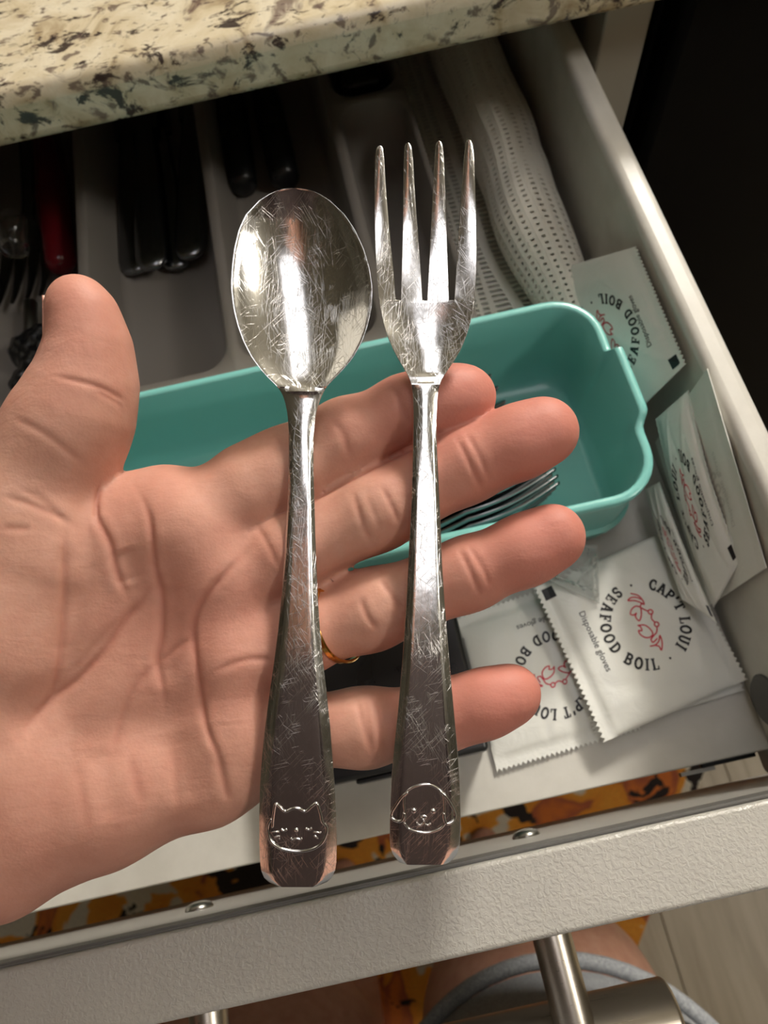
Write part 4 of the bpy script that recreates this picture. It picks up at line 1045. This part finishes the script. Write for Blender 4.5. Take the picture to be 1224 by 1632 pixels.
def knife(px, py, z, w, dx, label):
    c = at(px, py, z=z); e = empty('table_knife', c, label, 'knife', 'knives in the tray')
    L = []
    for y, sw, sh in ((0, .35, .4), (.0012, .62, .65), (.004, .88, .85), (.009, 1, 1), (.03, .96, 1), (.07, .8, .95), (.1, .62, .9)):
        a = np.linspace(0, 2*np.pi, 20, endpoint=False)
        L.append(np.stack([c[0] + dx*y + w/2*sw*np.cos(a), np.full(20, c[1] + y), c[2] + 0.0032*sh*np.sign(np.sin(a))*np.abs(np.sin(a))**0.7], 1))
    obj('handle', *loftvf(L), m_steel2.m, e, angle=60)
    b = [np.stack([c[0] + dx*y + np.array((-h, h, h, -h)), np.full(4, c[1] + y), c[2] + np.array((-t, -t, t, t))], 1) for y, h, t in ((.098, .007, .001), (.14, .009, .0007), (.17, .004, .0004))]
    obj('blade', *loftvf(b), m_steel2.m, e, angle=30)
knife(216, 436, -.0738, .0165, 0.02, 'stainless knife with its rounded handle end towards the hand, nearest the thumb')
knife(243, 429, -.0672, .0165, 0.03, 'stainless knife lying on the first knife in the tray')
knife(283, 429, -.0738, .0165, -0.02, 'stainless knife second along, handle end towards the hand')
knife(304, 412, -.0670, .0165, 0.10, 'stainless knife lying askew over the second one')
c = at(98, 432, z=-.0685)
rp = empty('peeler', c, 'dark red plastic handled peeler along the tray divider by the thumb tip', 'peeler')
obj('handle', *tubevf([(c[0], c[1], c[2]), (c[0], c[1] + .004, c[2]), (c[0] - .002, c[1] + .05, c[2] + .002), (c[0] - .006, c[1] + .11, c[2] + .002), (c[0] - .007, c[1] + .116, c[2] + .002)], [.004, .0075, .009, .007, .004], 16), m_red.m, rp)
obj('blade', *tubevf([(c[0] - .0068, c[1] + .112, c[2] + .002), (c[0] - .009, c[1] + .15, c[2] + .002), (c[0] - .01, c[1] + .17, c[2] + .003)], [.004, .006, .002], 10), m_steel2.m, rp)
c = at(22, 398, z=-.058)
gt = empty('clear_tube', c, 'small clear plastic tube cap in the tray left of the red handle', 'cap')
obj('tube_wall', *latheaxis([(.0068, 0), (.0072, .0004), (.0074, .001), (.0068, .0016), (.0066, .018), (.0058, .020), (.0056, .019), (.0058, .002), (.0052, .001)], c, (0.03, 1, .1), 28), m_glass.m, gt, angle=50)
c = at(62, 570, z=-.0675)
kb = empty('bottle_stopper', c, 'lumpy black plastic bottle stopper in the tray behind the thumb', 'stopper')
Vb, Fb = nets(lambda P: chain(P, [((-4, 4, 0), 9.5), ((5, 7, 1), 8.5), ((2, -6, 1), 8), ((-6, -14, -1), 7), ((-4, -20, -2), 5)], 3.0) + 0.7*np.sin(P[..., 0]*0.8)*np.sin(P[..., 1]*0.7 + 1), (-18, -30, -14), (18, 22, 14), 0.9)
obj('stopper_head', smooth(Vb, Fb, 1)/1000 + c, Fb, m_black.m, kb)
obj('stopper_pin', *latheaxis([(.003, 0), (.0034, .001), (.0034, .022), (.0026, .023)], c + np.array((-.004, .012, 0)), (0, 1, 0), 16), m_screw.m, kb, angle=50)
for k, (px, py, dx) in enumerate(((388, 300, 0.02), (455, 290, -0.02))):  # black tools added to darken this shaded tray compartment
    c = at(px, py, z=-.0692); e = empty('darkening_tool', c, ('black handled tool added to darken the tray, nearer the knives', 'black handled tool added to darken the tray, behind the spoon bowl')[k], 'darkening_tool')
    obj('handle', *tubevf([(c[0], c[1], c[2]), (c[0], c[1] + .002, c[2]), (c[0] + dx*.05, c[1] + .05, c[2]), (c[0] + dx*.1, c[1] + .1, c[2])], [.004, .0075, .0085, .006], 16), m_black.m, e)
    hd = box('blade', (c[0] + dx*.1 - .014, c[0] + dx*.1 + .014, c[1] + .1, c[1] + .165, c[2] - .0012, c[2] + .0012), m_black.m, e, .0006)
bx = empty('block', (0.037, 0.4, DZ), 'plain black box filling the rear right compartment of the tray', 'block')  # plain black box placed in the rear compartment
box('block_body', (0.0265, 0.0475, 0.352, 0.456, DZ + .0025, -.048), m_black.m, bx, .003, 3)
box('top_plate', (0.030, 0.044, 0.38, 0.43, -.0478, -.0472), m_screw.m, bx, .0002)
